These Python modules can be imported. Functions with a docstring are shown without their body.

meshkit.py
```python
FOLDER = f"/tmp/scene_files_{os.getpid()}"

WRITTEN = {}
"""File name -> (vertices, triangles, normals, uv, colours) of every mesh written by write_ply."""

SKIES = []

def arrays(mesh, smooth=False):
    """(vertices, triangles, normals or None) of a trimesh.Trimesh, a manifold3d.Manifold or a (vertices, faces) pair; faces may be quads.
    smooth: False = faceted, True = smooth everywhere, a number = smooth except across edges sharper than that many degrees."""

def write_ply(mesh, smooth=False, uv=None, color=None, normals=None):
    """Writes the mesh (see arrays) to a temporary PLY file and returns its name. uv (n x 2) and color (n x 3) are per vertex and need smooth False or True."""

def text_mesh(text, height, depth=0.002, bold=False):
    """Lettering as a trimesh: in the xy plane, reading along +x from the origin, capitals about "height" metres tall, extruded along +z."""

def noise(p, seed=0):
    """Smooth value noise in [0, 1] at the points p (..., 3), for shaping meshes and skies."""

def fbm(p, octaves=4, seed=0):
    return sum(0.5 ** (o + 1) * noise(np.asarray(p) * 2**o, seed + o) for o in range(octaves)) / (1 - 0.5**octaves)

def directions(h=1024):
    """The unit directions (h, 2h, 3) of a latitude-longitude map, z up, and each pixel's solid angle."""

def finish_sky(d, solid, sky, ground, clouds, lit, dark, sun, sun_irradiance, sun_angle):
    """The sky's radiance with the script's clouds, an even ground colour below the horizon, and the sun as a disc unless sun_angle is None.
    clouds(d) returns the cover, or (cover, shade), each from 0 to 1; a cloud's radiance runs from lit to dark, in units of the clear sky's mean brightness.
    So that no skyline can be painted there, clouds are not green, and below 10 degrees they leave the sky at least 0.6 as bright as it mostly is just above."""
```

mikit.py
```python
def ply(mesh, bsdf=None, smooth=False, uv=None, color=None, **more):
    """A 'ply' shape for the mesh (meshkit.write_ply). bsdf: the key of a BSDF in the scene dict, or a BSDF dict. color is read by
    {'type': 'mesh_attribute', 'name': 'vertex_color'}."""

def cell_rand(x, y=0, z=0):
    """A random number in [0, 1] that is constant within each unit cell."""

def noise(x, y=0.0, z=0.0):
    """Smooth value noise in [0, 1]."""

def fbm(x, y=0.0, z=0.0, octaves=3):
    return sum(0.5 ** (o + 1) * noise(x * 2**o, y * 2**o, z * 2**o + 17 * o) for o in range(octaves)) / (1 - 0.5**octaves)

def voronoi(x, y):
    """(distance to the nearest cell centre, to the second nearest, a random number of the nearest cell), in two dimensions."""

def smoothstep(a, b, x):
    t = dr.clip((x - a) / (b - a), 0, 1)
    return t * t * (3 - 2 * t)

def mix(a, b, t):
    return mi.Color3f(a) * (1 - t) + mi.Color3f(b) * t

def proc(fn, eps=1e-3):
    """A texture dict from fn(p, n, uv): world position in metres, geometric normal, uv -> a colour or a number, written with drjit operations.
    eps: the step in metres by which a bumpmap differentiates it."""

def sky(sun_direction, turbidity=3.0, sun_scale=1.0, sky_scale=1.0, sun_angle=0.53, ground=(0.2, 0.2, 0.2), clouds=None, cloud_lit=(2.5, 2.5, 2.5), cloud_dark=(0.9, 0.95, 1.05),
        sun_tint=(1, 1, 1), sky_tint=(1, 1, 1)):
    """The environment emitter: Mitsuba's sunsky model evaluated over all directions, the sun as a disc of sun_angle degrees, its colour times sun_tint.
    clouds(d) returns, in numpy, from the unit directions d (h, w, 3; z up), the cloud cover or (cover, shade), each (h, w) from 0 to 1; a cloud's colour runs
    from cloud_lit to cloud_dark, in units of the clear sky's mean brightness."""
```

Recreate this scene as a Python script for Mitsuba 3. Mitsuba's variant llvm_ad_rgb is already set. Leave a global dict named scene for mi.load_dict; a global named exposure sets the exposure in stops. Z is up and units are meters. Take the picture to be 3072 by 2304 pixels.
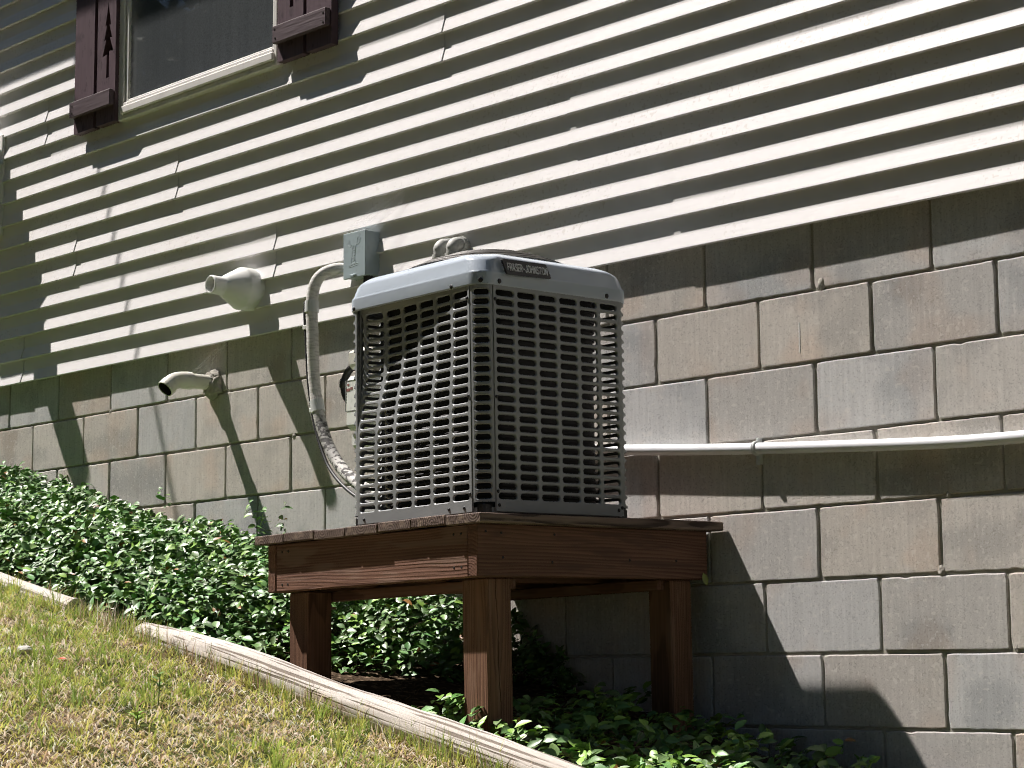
import math, random
import numpy as np, trimesh, manifold3d as m3d, drjit as dr, mitsuba as mi
import mikit, meshkit
from mikit import fbm, noise, cell_rand, smoothstep, mix, proc
from shapely.geometry import Polygon, box as sbox
from shapely.ops import unary_union

T = mi.ScalarTransform4f
F = mi.Float
scene, labels = {"type": "scene"}, {}
rng = np.random.default_rng(7)

# ------------------------------------------------------------------ camera, sky, exposure
CAM = np.array([8.21305, -4.62969, -1.25845])
R_RIGHT = np.array([0.67923876, 0.73388015, -0.00739129])
R_DOWN = np.array([-0.10309348, 0.08543678, -0.99099561])
R_FWD = np.array([-0.72664052, 0.67388462, 0.13369023])
M = np.eye(4)
M[:3, 0], M[:3, 1], M[:3, 2], M[:3, 3] = -R_RIGHT, -R_DOWN, R_FWD, CAM
scene["camera"] = {"type": "perspective", "fov": 27.1517, "fov_axis": "x", "near_clip": 0.05, "far_clip": 400.0, "to_world": T(M)}
SUN = np.array([-2.22, -1.0, 3.9])
scene["sky"] = mikit.sky(SUN.tolist(), turbidity=3.0, sky_scale=0.33, sun_tint=(0.905, 1.005, 1.25))
exposure = 2.92

# ------------------------------------------------------------------ helpers
def add(key, mesh, bsdf, smooth=False, uv=None, color=None, label=None, cat=None, group=None, kind=None, **more):
    n, k = 0, key
    while k in scene:
        n += 1
        k = f"{key}_{n:03d}"
    scene[k] = mesh if isinstance(mesh, dict) else mikit.ply(mesh, bsdf, smooth, uv, color, **more)
    tag(k, label, cat, group, kind)
    return k

def tag(k, label=None, cat=None, group=None, kind=None):
    d = {a: b for a, b in (("label", label), ("category", cat), ("group", group), ("kind", kind)) if b}
    if d:
        labels[k] = d

def thing(key, label, cat, group=None):
    n, k = 0, key
    while any(s == k or s.startswith(k + "__") for s in scene) or k in labels:
        n += 1
        k = f"{key}_{n:03d}"
    tag(k, label, cat, group)
    return k

def cat_mesh(ms):
    return trimesh.util.concatenate(ms)

def TM(v, f):
    f = np.asarray(f)
    if f.shape[1] == 4:
        f = np.vstack([f[:, [0, 1, 2]], f[:, [0, 2, 3]]])
    return trimesh.Trimesh(np.asarray(v, float), f, process=False)

def bx(x0, x1, y0, y1, z0, z1, c=0.002):
    """A box with bevelled edges."""
    c = min(c, (x1 - x0) / 2.01, (y1 - y0) / 2.01, (z1 - z0) / 2.01)
    p = []
    for sx, x in ((1, x0), (-1, x1)):
        for sy, y in ((1, y0), (-1, y1)):
            for sz, z in ((1, z0), (-1, z1)):
                p += [(x, y + sy * c, z + sz * c), (x + sx * c, y, z + sz * c), (x + sx * c, y + sy * c, z)]
    return trimesh.Trimesh(p, process=False).convex_hull

def frames(P):
    P = np.asarray(P, float)
    t = np.gradient(P, axis=0)
    t /= np.linalg.norm(t, axis=1, keepdims=True)
    a = np.array([0, 0, 1.0]) if abs(t[0][2]) < 0.8 else np.array([1.0, 0, 0])
    n = np.cross(t[0], a); n /= np.linalg.norm(n)
    N = [n]
    for k in range(1, len(P)):
        n = n - t[k] * (n @ t[k]); n /= np.linalg.norm(n); N.append(n)
    N = np.array(N)
    return P, t, N, np.cross(t, N)

def tube(P, r, n=16, caps=True, bump=None):
    P, t, N, B = frames(P)
    r = np.broadcast_to(np.asarray(r, float), (len(P),))
    a = np.arange(n) / n * 2 * np.pi
    rr = r[:, None] * np.ones(n)
    if bump is not None:
        rr = rr * bump(P, a)
    v = P[:, None] + rr[..., None] * (np.cos(a)[None, :, None] * N[:, None] + np.sin(a)[None, :, None] * B[:, None])
    v = v.reshape(-1, 3)
    i, j = np.meshgrid(np.arange(len(P) - 1), np.arange(n), indexing="ij")
    q = np.stack([i * n + j, i * n + (j + 1) % n, (i + 1) * n + (j + 1) % n, (i + 1) * n + j], -1).reshape(-1, 4)
    f = np.vstack([q[:, [0, 1, 2]], q[:, [0, 2, 3]]])
    if caps:
        v = np.vstack([v, P[0], P[-1]]); c0, c1 = len(v) - 2, len(v) - 1; k = np.arange(n); e = (len(P) - 1) * n
        f = np.vstack([f, np.stack([(k + 1) % n, k, k * 0 + c0], 1), np.stack([e + k, e + (k + 1) % n, k * 0 + c1], 1)])
    return TM(v, f)

def spline(pts, m=8):
    from scipy.interpolate import CubicSpline
    pts = np.asarray(pts, float)
    d = np.r_[0, np.cumsum(np.linalg.norm(np.diff(pts, axis=0), axis=1))]
    return CubicSpline(d, pts)(np.linspace(0, d[-1], m * (len(pts) - 1) + 1))

def lathe(profile, origin, axis, n=32, inner=False):
    """profile: (radius, along) pairs, revolved about the axis from origin."""
    axis = np.asarray(axis, float); axis /= np.linalg.norm(axis)
    a = np.array([0, 0, 1.0]) if abs(axis[2]) < 0.8 else np.array([1.0, 0, 0])
    u = np.cross(axis, a); u /= np.linalg.norm(u); w = np.cross(axis, u)
    th = np.arange(n) / n * 2 * np.pi
    pr = np.asarray(profile, float)
    v = np.asarray(origin) + pr[:, 1][:, None, None] * axis + pr[:, 0][:, None, None] * (np.cos(th)[None, :, None] * u + np.sin(th)[None, :, None] * w)
    i, j = np.meshgrid(np.arange(len(pr) - 1), np.arange(n), indexing="ij")
    q = np.stack([i * n + j, i * n + (j + 1) % n, (i + 1) * n + (j + 1) % n, (i + 1) * n + j], -1).reshape(-1, 4)
    return TM(v.reshape(-1, 3), q)

def tilt(v):
    """The platform has settled a little: it leans towards the lower left and the front."""
    v = np.array(v, float)
    h = v[:, 2] + 0.849
    v[:, 2] += 0.016 * (v[:, 0] - 4.125) + 0.0145 * (v[:, 1] + 0.951)
    v[:, 0] -= 0.008 * h
    v[:, 1] -= 0.006 * h
    return v

def tilted(m):
    m = m.copy(); m.vertices = tilt(m.vertices); return m

def sd(b):
    return {"type": "twosided", "bsdf": b}

def plain(key, col, rough=0.5, spec=0.5, metallic=0.0, two=True, **k):
    b = {"type": "principled", "base_color": col if isinstance(col, dict) else {"type": "rgb", "value": list(col)}, "roughness": rough, "specular": spec, "metallic": metallic, **k}
    scene[key] = sd(b) if two else b

def bumped(key, colfn, heightfn, rough=0.7, spec=0.3, eps=1e-3, scale=1.0, metallic=0.0, **k):
    b = {"type": "principled", "base_color": proc(colfn), "roughness": rough, "specular": spec, "metallic": metallic, **k}
    scene[key] = sd({"type": "bumpmap", "arbitrary": proc(heightfn, eps), "scale": scale, "bsdf": b})

# ------------------------------------------------------------------ materials
def siding_col(p, n, uv):
    s = fbm(p.x * 1.3, p.z * 3.0, 2.0, 3)
    d = smoothstep(0.55, 0.85, fbm(p.x * 6, p.z * 9, 5.0, 4))
    specks = smoothstep(0.80, 0.86, noise(p.x * 130, p.z * 130, 3.0)) * smoothstep(0.55, 0.7, noise(p.x * 3.1, p.z * 5, 9.0))
    c = mix((0.515, 0.507, 0.498), (0.545, 0.537, 0.528), s)
    c = mix(c, (0.42, 0.39, 0.32), d * 0.16)
    return mix(c, (0.35, 0.31, 0.25), specks * 0.35)
def siding_h(p, n, uv):
    return 0.00025 * fbm(p.x * 9, p.z * 330, p.y * 200, 2) + 0.0009 * noise(p.x * 3.0, p.z * 6, 1.0)
bumped("vinyl_siding", siding_col, siding_h, rough=0.45, spec=0.4, eps=8e-4)

def block_id(p):
    r = dr.floor(-p.z / 0.2032)
    odd = r - 2 * dr.floor(r / 2)
    c = dr.floor(p.x / 0.4064 - 0.5 * odd)
    return r, c
def block_col(p, n, uv):
    r, c = block_id(p)
    k1, k2 = cell_rand(c, r, 1), cell_rand(c, r, 2)
    base = mix((0.412, 0.386, 0.347), (0.418, 0.419, 0.410), smoothstep(0.15, 0.85, k1))
    base = base * (0.90 + 0.20 * k2)
    big = fbm(p.x * 7 + c * 3.1, p.z * 7 + r * 1.7, 3.0, 3)
    base = mix(base, base * mi.Color3f(1.03, 0.95, 0.90), smoothstep(0.48, 0.78, big))
    base = mix(base, base * mi.Color3f(0.70, 0.72, 0.74), smoothstep(0.50, 0.75, fbm(p.x * 5 - r, p.z * 6 + c, 9.0, 4)) * 0.7)
    streak = fbm(p.x * 160, p.z * 9, 4.0, 2)
    grit = noise(p.x * 420, p.z * 420, 7.0)
    base = base * (0.83 + 0.2 * streak + 0.14 * grit)
    pit = smoothstep(0.74, 0.84, noise(p.x * 250, p.z * 250, 2.0))
    base = mix(base, base * 0.62, pit * 0.45)
    pale = smoothstep(0.80, 0.85, noise(p.x * 120 + 31, p.z * 120, 6.0))
    return mix(base, (0.55, 0.53, 0.49), pale * 0.35)
def block_h(p, n, uv):
    pit = smoothstep(0.66, 0.84, noise(p.x * 250, p.z * 250, 2.0))
    g = fbm(p.x * 420, p.z * 380, 5.0, 2)
    s = noise(p.x * 210, p.z * 14, 4.0)
    return -0.0004 * pit + 0.0007 * g + 0.0003 * s
bumped("concrete_block", block_col, block_h, rough=0.92, spec=0.15, eps=7e-4)
def mortar_col(p, n, uv):
    return mix((0.24, 0.225, 0.195), (0.33, 0.315, 0.28), fbm(p.x * 40, p.z * 40, p.y * 40, 3))
bumped("mortar", mortar_col, lambda p, n, uv: 0.0012 * fbm(p.x * 160, p.z * 160, p.y * 160, 2), rough=0.95, spec=0.1)

def wood(key, axis, light, dark, ring=150.0, rough=0.75, spec=0.25, fine=1.0, centre=None, wear=None, board=None, rw=0.5):
    def coords(p):
        u, v, w = {"x": (p.x, p.y, p.z), "y": (p.y, p.x, p.z), "z": (p.z, p.x, p.y)}[axis]
        if board is not None:
            b = dr.floor((v - board[0]) / board[1]); v = v - board[0] - (b + 0.2 + 0.6 * cell_rand(b, 1, 4)) * board[1]
            w = w - board[2] + (-0.03 + 0.10 * cell_rand(b, 2, 5)) * dr.select(cell_rand(b, 3, 3) > 0.5, 1.0, -1.0)
        elif centre is not None:
            v, w = v - centre[0], w - centre[1]
        else:
            b = F(0)
        return u, v, w
    def ringv(p):
        u, v, w = coords(p)
        wob = fbm(u * 2.2, v * 12, w * 12, 3) * 0.03
        r = dr.sqrt(v * v + w * w) + wob
        k = r * ring
        fr = k - dr.floor(k)
        return smoothstep(0.15, 0.9, fr) * (1 - smoothstep(0.9, 1.0, fr)), u, v, w
    def col(p, n, uv):
        g, u, v, w = ringv(p)
        f = fbm(u * 5, v * 190, w * 190, 3)
        blot = fbm(u * 3.0, v * 14, w * 14, 3)
        c = mix(light, dark, dr.clip(0.25 + rw * g + 0.8 * (f - 0.5) + 0.7 * (blot - 0.5), 0, 1))
        if wear is not None:
            wr = smoothstep(0.52, 0.68, fbm(u * 7, v * 40, w * 40, 4))
            c = mix(c, wear, wr * 0.6)
        return c
    def hgt(p, n, uv):
        g, u, v, w = ringv(p)
        return 0.0009 * fine * (fbm(u * 6, v * 170, w * 170, 2) - 0.5 * g)
    bumped(key, col, hgt, rough=rough, spec=spec, eps=1e-3)

RL, RD = (0.172, 0.088, 0.056), (0.066, 0.030, 0.019)
wood("stain_wood_x", "x", RL, RD, 120, centre=(-0.93, -1.02), wear=(0.17, 0.11, 0.08), fine=1.5)
wood("stain_wood_y", "y", RL, RD, 120, centre=(4.05, -1.04), wear=(0.075, 0.04, 0.03), fine=1.3)
wood("stain_wood_z", "z", (0.182, 0.095, 0.054), (0.072, 0.034, 0.019), 150, centre=(4.03, -0.84), wear=(0.19, 0.115, 0.075), fine=1.5)
wood("deck_wood", "y", (0.170, 0.122, 0.100), (0.040, 0.026, 0.020), 125, rw=0.95, wear=(0.21, 0.16, 0.12), board=(3.129, 0.1423, -0.862), fine=1.6)

def log_col(p, n, uv):
    u = p.x + p.z * 0.22
    w = p.z + p.x * 0.22
    crack = smoothstep(0.58, 0.66, fbm(u * 3, p.y * 150, w * 150, 3))
    tone = fbm(u * 3, p.y * 22, w * 22, 3)
    c = mix((0.36, 0.325, 0.285), (0.52, 0.49, 0.45), tone)
    c = mix(c, (0.30, 0.22, 0.15), smoothstep(0.62, 0.8, fbm(u * 9, p.y * 30, w * 30, 3)) * 0.6)
    return mix(c, (0.10, 0.075, 0.055), crack * 0.8)
def log_h(p, n, uv):
    u = p.x + p.z * 0.22
    w = p.z + p.x * 0.22
    return -0.002 * smoothstep(0.5, 0.68, fbm(u * 3, p.y * 150, w * 150, 3)) + 0.002 * fbm(u * 8, p.y * 60, w * 60, 2)
bumped("weathered_timber", log_col, log_h, rough=0.9, spec=0.15)

def shut_col(p, n, uv):
    f = fbm(p.x * 160, p.y * 160, p.z * 6, 3)
    pe = smoothstep(0.6, 0.75, fbm(p.x * 60, p.y * 60, p.z * 25, 3))
    return mix(mix((0.056, 0.031, 0.039), (0.090, 0.057, 0.067), f), (0.030, 0.016, 0.021), pe * 0.7)
bumped("shutter_paint", shut_col, lambda p, n, uv: 0.0011 * fbm(p.x * 150, p.y * 150, p.z * 8, 3), rough=0.6, spec=0.35)
def shutx_col(p, n, uv):
    f = fbm(p.z * 160, p.y * 160, p.x * 6, 3)
    return mix((0.052, 0.034, 0.039), (0.090, 0.064, 0.070), f)
bumped("shutter_paint_across", shutx_col, lambda p, n, uv: 0.0011 * fbm(p.z * 150, p.y * 150, p.x * 8, 3), rough=0.6, spec=0.35)

def dirtcol(a, b, d=0.25, sc=9.0):
    def fn(p, n, uv):
        c = mix(a, b, fbm(p.x * sc, p.y * sc, p.z * sc, 3))
        return mix(c, mi.Color3f(b) * 0.45, d * smoothstep(0.55, 0.8, fbm(p.x * sc * 3, p.y * sc * 3, p.z * sc * 2 + 5, 4)))
    return proc(fn)
plain("vinyl_trim", dirtcol((0.64, 0.63, 0.60), (0.56, 0.55, 0.52)), 0.45)
plain("ac_steel", dirtcol((0.212, 0.224, 0.226), (0.187, 0.198, 0.20), 0.12), 0.38, 0.5, clearcoat=0.25, clearcoat_gloss=0.8)
plain("ac_cap", dirtcol((0.345, 0.395, 0.445), (0.315, 0.362, 0.41), 0.10, 5.0), 0.22, 0.6, clearcoat=0.7, clearcoat_gloss=0.92)
plain("black_plastic", (0.012, 0.012, 0.013), 0.4)
plain("coil_fins", dirtcol((0.016, 0.016, 0.017), (0.009, 0.009, 0.010), 0.3, 30), 0.6)
plain("tube_metal", (0.42, 0.40, 0.36), 0.35, 0.5, 0.8)
plain("silver_letter", (0.75, 0.76, 0.77), 0.5, 0.5, 0.0)
plain("screw_black", (0.02, 0.02, 0.02), 0.45, 0.5, 0.4)
plain("guard_wire", dirtcol((0.115, 0.112, 0.10), (0.075, 0.07, 0.06), 0.4, 40), 0.6)
plain("pvc_white", dirtcol((0.60, 0.615, 0.59), (0.53, 0.54, 0.505), 0.22, 14), 0.38)
plain("pvc_cream", dirtcol((0.56, 0.56, 0.50), (0.48, 0.47, 0.40), 0.3, 20), 0.4)
plain("conduit_grey", dirtcol((0.66, 0.68, 0.69), (0.60, 0.62, 0.63), 0.15, 9), 0.35)
plain("box_paint", dirtcol((0.31, 0.38, 0.40), (0.27, 0.33, 0.35), 0.2, 20), 0.42, 0.5)
plain("fitting_paint", dirtcol((0.36, 0.37, 0.345), (0.26, 0.265, 0.245), 0.5, 60), 0.6)
plain("disconnect_plastic", dirtcol((0.70, 0.72, 0.68), (0.60, 0.62, 0.57), 0.25, 18), 0.4)
plain("red_print", (0.22, 0.09, 0.08), 0.6)
plain("grey_print", (0.16, 0.17, 0.16), 0.6)
plain("rubber_black", (0.015, 0.015, 0.015), 0.55)
plain("tie_grey", (0.45, 0.47, 0.46), 0.5)
plain("nail_steel", (0.03, 0.025, 0.022), 0.6, 0.4, 0.5)
plain("pipe_inside", (0.014, 0.011, 0.009), 0.8)
def wrap_col(p, n, uv):
    w = smoothstep(0.5, 0.62, fbm(p.x * 40, p.y * 40, p.z * 170, 3))
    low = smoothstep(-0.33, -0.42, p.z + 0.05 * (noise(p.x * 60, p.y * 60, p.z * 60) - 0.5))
    end = smoothstep(2.47, 2.52, p.x)
    worn = smoothstep(0.40, 0.52, fbm(p.x * 70, p.y * 70, p.z * 90, 3))
    c = mix((0.54, 0.53, 0.50), (0.34, 0.33, 0.31), w * 0.6)
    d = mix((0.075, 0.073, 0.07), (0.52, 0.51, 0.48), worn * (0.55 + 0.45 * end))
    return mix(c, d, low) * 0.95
bumped("wrap_tape", wrap_col, lambda p, n, uv: 0.0009 * fbm(p.x * 40, p.y * 40, p.z * 200, 2), rough=0.7, spec=0.25)
def roof_col(p, n, uv):
    return mix((0.06, 0.055, 0.05), (0.13, 0.12, 0.11), fbm(p.x * 30, p.y * 30, p.z * 30, 3))
plain("shingle", proc(roof_col), 0.9, 0.1)
plain("soffit_white", (0.62, 0.61, 0.58), 0.6)

def ground_col(p, n, uv):
    a = fbm(p.x * 3, p.y * 3, 1.0, 4)
    straw = mix((0.060, 0.045, 0.025), (0.12, 0.095, 0.05), fbm(p.x * 60, p.y * 60, 2.0, 3))
    green = mix((0.035, 0.045, 0.015), (0.07, 0.08, 0.025), fbm(p.x * 45, p.y * 45, 4.0, 3))
    return mix(straw, green, smoothstep(0.40, 0.62, a))
bumped("lawn_soil", ground_col, lambda p, n, uv: 0.012 * fbm(p.x * 60, p.y * 60, 3.0, 3), rough=1.0, spec=0.0, eps=3e-3)
def bed_col(p, n, uv):
    c = mix((0.035, 0.026, 0.018), (0.085, 0.062, 0.042), fbm(p.x * 45, p.y * 45, 2.0, 4))
    return mix(c, (0.17, 0.13, 0.09), smoothstep(0.62, 0.74, noise(p.x * 75, p.y * 75, 6.0)) * 0.7)
bumped("bed_soil", bed_col, lambda p, n, uv: 0.02 * fbm(p.x * 50, p.y * 50, 3.0, 3), rough=1.0, spec=0.0, eps=3e-3)
VC = {"type": "mesh_attribute", "name": "vertex_color"}
scene["grass_blade"] = {"type": "principledthin", "base_color": VC, "roughness": 0.55, "diff_trans": 0.7, "eta": 1.35}
scene["leaf_gloss"] = sd({"type": "principled", "base_color": VC, "roughness": 0.42, "specular": 0.34, "clearcoat": 0.15, "clearcoat_gloss": 0.80})
plain("stone_grey", dirtcol((0.5, 0.49, 0.46), (0.38, 0.37, 0.34), 0.3, 50), 0.9, 0.1)

# ------------------------------------------------------------------ terrain
def soft(t):
    return 14 * np.tanh(t / 14)
def ground_z(x, y):
    x, y = np.asarray(x, float), np.asarray(y, float)
    z = -1.425 - 0.222 * soft(x - 4.06)
    bed = np.clip((y + 1.13) / 0.06, 0, 1)
    z = z - 0.035 * bed
    p = np.stack([x, y, 0 * x], -1)
    return z + 0.02 * (meshkit.fbm(p * 2.3, 3, 5) - 0.5) + 0.020 * (meshkit.fbm(p * 9.0, 3, 8) - 0.5)

def sheet(xs, ys, dz=0.0):
    X, Y = np.meshgrid(xs, ys, indexing="ij")
    v = np.stack([X, Y, ground_z(X, Y) + dz], -1).reshape(-1, 3)
    n = len(ys)
    i, j = np.meshgrid(np.arange(len(xs) - 1), np.arange(n - 1), indexing="ij")
    a = i * n + j
    return TM(v, np.stack([a, a + n, a + n + 1, a + 1], -1).reshape(-1, 4))
xs = np.unique(np.r_[np.linspace(-120, -4, 20), np.linspace(-4, 8, 190), np.linspace(8, 120, 20)])
ys = np.unique(np.r_[np.linspace(-120, -5, 20), np.linspace(-5, -1.2, 60), np.linspace(-1.2, -1.0, 8), np.linspace(-1.0, 0.02, 30), np.linspace(0.02, 40, 12)])
add("lawn_ground", sheet(xs, ys), "lawn_soil", True, kind="structure", label="sloping lawn soil with dry thatch under the grass")
add("planting_bed", sheet(np.linspace(-4, 8, 200), np.linspace(-1.10, 0.02, 30), 0.006), "bed_soil", True, kind="structure", label="dark mulch bed between the timber edging and the block wall")

# ------------------------------------------------------------------ house: foundation wall of blocks
XL, XR = -2.2, 7.4
H = "house"
tag(H, "house with cream lap siding above a grey concrete block foundation", "house")
BW, BH, JT = 0.4064, 0.2032, 0.0088
def block_mesh(seed, w=BW - JT, h=BH - JT):
    r = np.random.default_rng(seed)
    ring = sbox(-w / 2, -h / 2, w / 2, h / 2).buffer(-0.0022).buffer(0.0022, quad_segs=2)
    L = ring.exterior.length
    pts = np.array([ring.exterior.interpolate(L * k / 60).coords[0] for k in range(60)])
    jit = r.normal(0, 0.00045, pts.shape)
    for _ in range(r.integers(0, 4)):
        q = r.integers(0, 60)
        jit[q] -= np.sign(pts[q]) * np.array([0.0035, 0.0035]) * r.random(2)
    out = pts + jit
    inn = out * (1 - 0.0026 / np.abs(np.array([w / 2, h / 2])))
    n = len(pts)
    v = np.vstack([np.c_[inn[:, 0], np.zeros(n), inn[:, 1]], np.c_[out[:, 0], np.full(n, 0.0028), out[:, 1]], np.c_[out[:, 0], np.full(n, 0.02), out[:, 1]], [[0, 0, 0]]])
    k = np.arange(n); k2 = (k + 1) % n
    f = np.vstack([np.stack([k, k2, k * 0 + 3 * n], 1), np.stack([k, n + k, n + k2], 1), np.stack([k, n + k2, k2], 1), np.stack([n + k, 2 * n + k, 2 * n + k2], 1), np.stack([n + k, 2 * n + k2, n + k2], 1)])
    return TM(v, f)
block_ply = [mikit.ply(block_mesh(40 + k), "concrete_block", 25) for k in range(7)]
FW = H + "__foundation_wall"
add(FW + "__mortar", bx(XL, XR, 0.0068, 0.2, -3.0, -0.005, 0.0), "mortar")
for r in range(0, 11):
    off = 0.5 * (r % 2)
    for c in range(int(XL / BW) - 1, int(XR / BW) + 1):
        x0 = (c + off) * BW
        if x0 < XL or x0 + BW > XR + 0.1:
            continue
        zc = -(r + 0.5) * BH
        if zc + BH / 2 < ground_z(x0 + BW / 2, -0.02) - 0.02:
            continue
        R = T().translate([x0 + BW / 2 + rng.normal(0, 0.0008), abs(rng.normal(0, 0.0012)), zc + rng.normal(0, 0.0006)]).rotate([0, 1, 0], rng.normal(0, 0.12)).rotate([0, 0, 1], rng.normal(0, 0.15))
        add(FW + "__block", {**block_ply[rng.integers(0, 7)], "to_world": R}, None)

# ------------------------------------------------------------------ house: siding, two laps to a panel
PITCH, Z0 = 0.1019, -0.016
PROF = [(0.1035, -0.0152), (0.0525, -0.0156), (0.0465, -0.0163), (0.0395, -0.0182), (0.0045, -0.0289), (0.0012, -0.0297), (-0.0004, -0.0294), (-0.0012, -0.0280), (-0.0012, -0.0165)]
seams = {0: [0.14, 3.96], 1: [1.96], 2: [0.555, 3.522], 3: [1.308, 5.6], 4: [2.914], 5: [0.3, 4.6], 6: [2.2], 7: [0.8, 4.2], 8: [2.9], 9: [0.6, 5.2], 10: [3.3], 11: [0.6], 12: [2.4], 13: [4.4]}
def siding_panel(course, x0, x1, lift, extra):
    x = np.unique(np.r_[np.arange(x0, x1, 0.16), x1, x1 - 0.004, x0 + 0.02])
    V = []
    for lap in (1, 0):
        for z, y in PROF:
            V.append(np.stack([x, np.full_like(x, y), np.full_like(x, Z0 + (2 * course + lap) * PITCH + z)], 1))
    V = np.array(V)
    wav = 0.0018 * (meshkit.fbm(np.stack([V[..., 0] * 1.1, 0 * V[..., 0] + course * 3.7, V[..., 2] * 4], -1), 2, 3) - 0.5)
    V[..., 1] += wav - lift - (0.0016 * np.clip((V[..., 0] - (x1 - 0.05)) / 0.05, 0, 1) ** 2 if lift else 0)
    m, n = V.shape[:2]
    i, j = np.meshgrid(np.arange(m - 1), np.arange(n - 1), indexing="ij")
    a = i * n + j
    q = np.stack([a, a + 1, a + n + 1, a + n], -1).reshape(-1, 4)
    E = V[:, -1] + [0, 0.0022, 0]
    v = np.vstack([V.reshape(-1, 3), E])
    k = np.arange(m - 1)
    e = k * n + n - 1
    q = np.vstack([q, np.stack([e, m * n + k, m * n + k + 1, e + n], 1)])
    return TM(v, q)
NC = 14
WIN = (0.915, 1.985, 0.99, 2.345)
for c in range(NC):
    edges = [XL] + sorted(seams.get(c, [])) + [XR]
    for k in range(len(edges) - 1):
        last = k == len(edges) - 2
        lift = 0.0 if k % 2 else 0.0022
        a, b = edges[k] - (0.025 if k % 2 else 0), edges[k + 1] + (0.025 if k % 2 and not last else 0)
        runs = [(a, b)]
        if 5 <= c <= 10:
            runs = [r for r in ((a, min(b, WIN[0])), (max(a, WIN[1]), b)) if r[1] - r[0] > 0.05]
        for a, b in runs:
            add(H + "__siding_panel", siding_panel(c, a, b, lift, 0), "vinyl_siding", 9)
ZT = Z0 + 2 * NC * PITCH
for a, b, z0_, z1_ in ((XL + 0.01, WIN[0], -0.004, ZT + 0.4), (WIN[1], XR - 0.01, -0.004, ZT + 0.4), (WIN[0], WIN[1], -0.004, WIN[2]), (WIN[0], WIN[1], WIN[3], ZT + 0.4)):
    add(H + "__sheathing", bx(a, b, -0.012, 6.0, z0_, z1_, 0.0), "soffit_white")
add(H + "__corner_trim", bx(XL - 0.03, XL + 0.05, -0.05, 0.04, Z0, ZT, 0.004), "vinyl_trim")
add(H + "__corner_trim", bx(XR - 0.05, XR + 0.03, -0.05, 0.04, Z0, ZT, 0.004), "vinyl_trim")
EY, EZ = -0.40, 1.33 + 3.9 * 0.38      # eave edge
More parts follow.
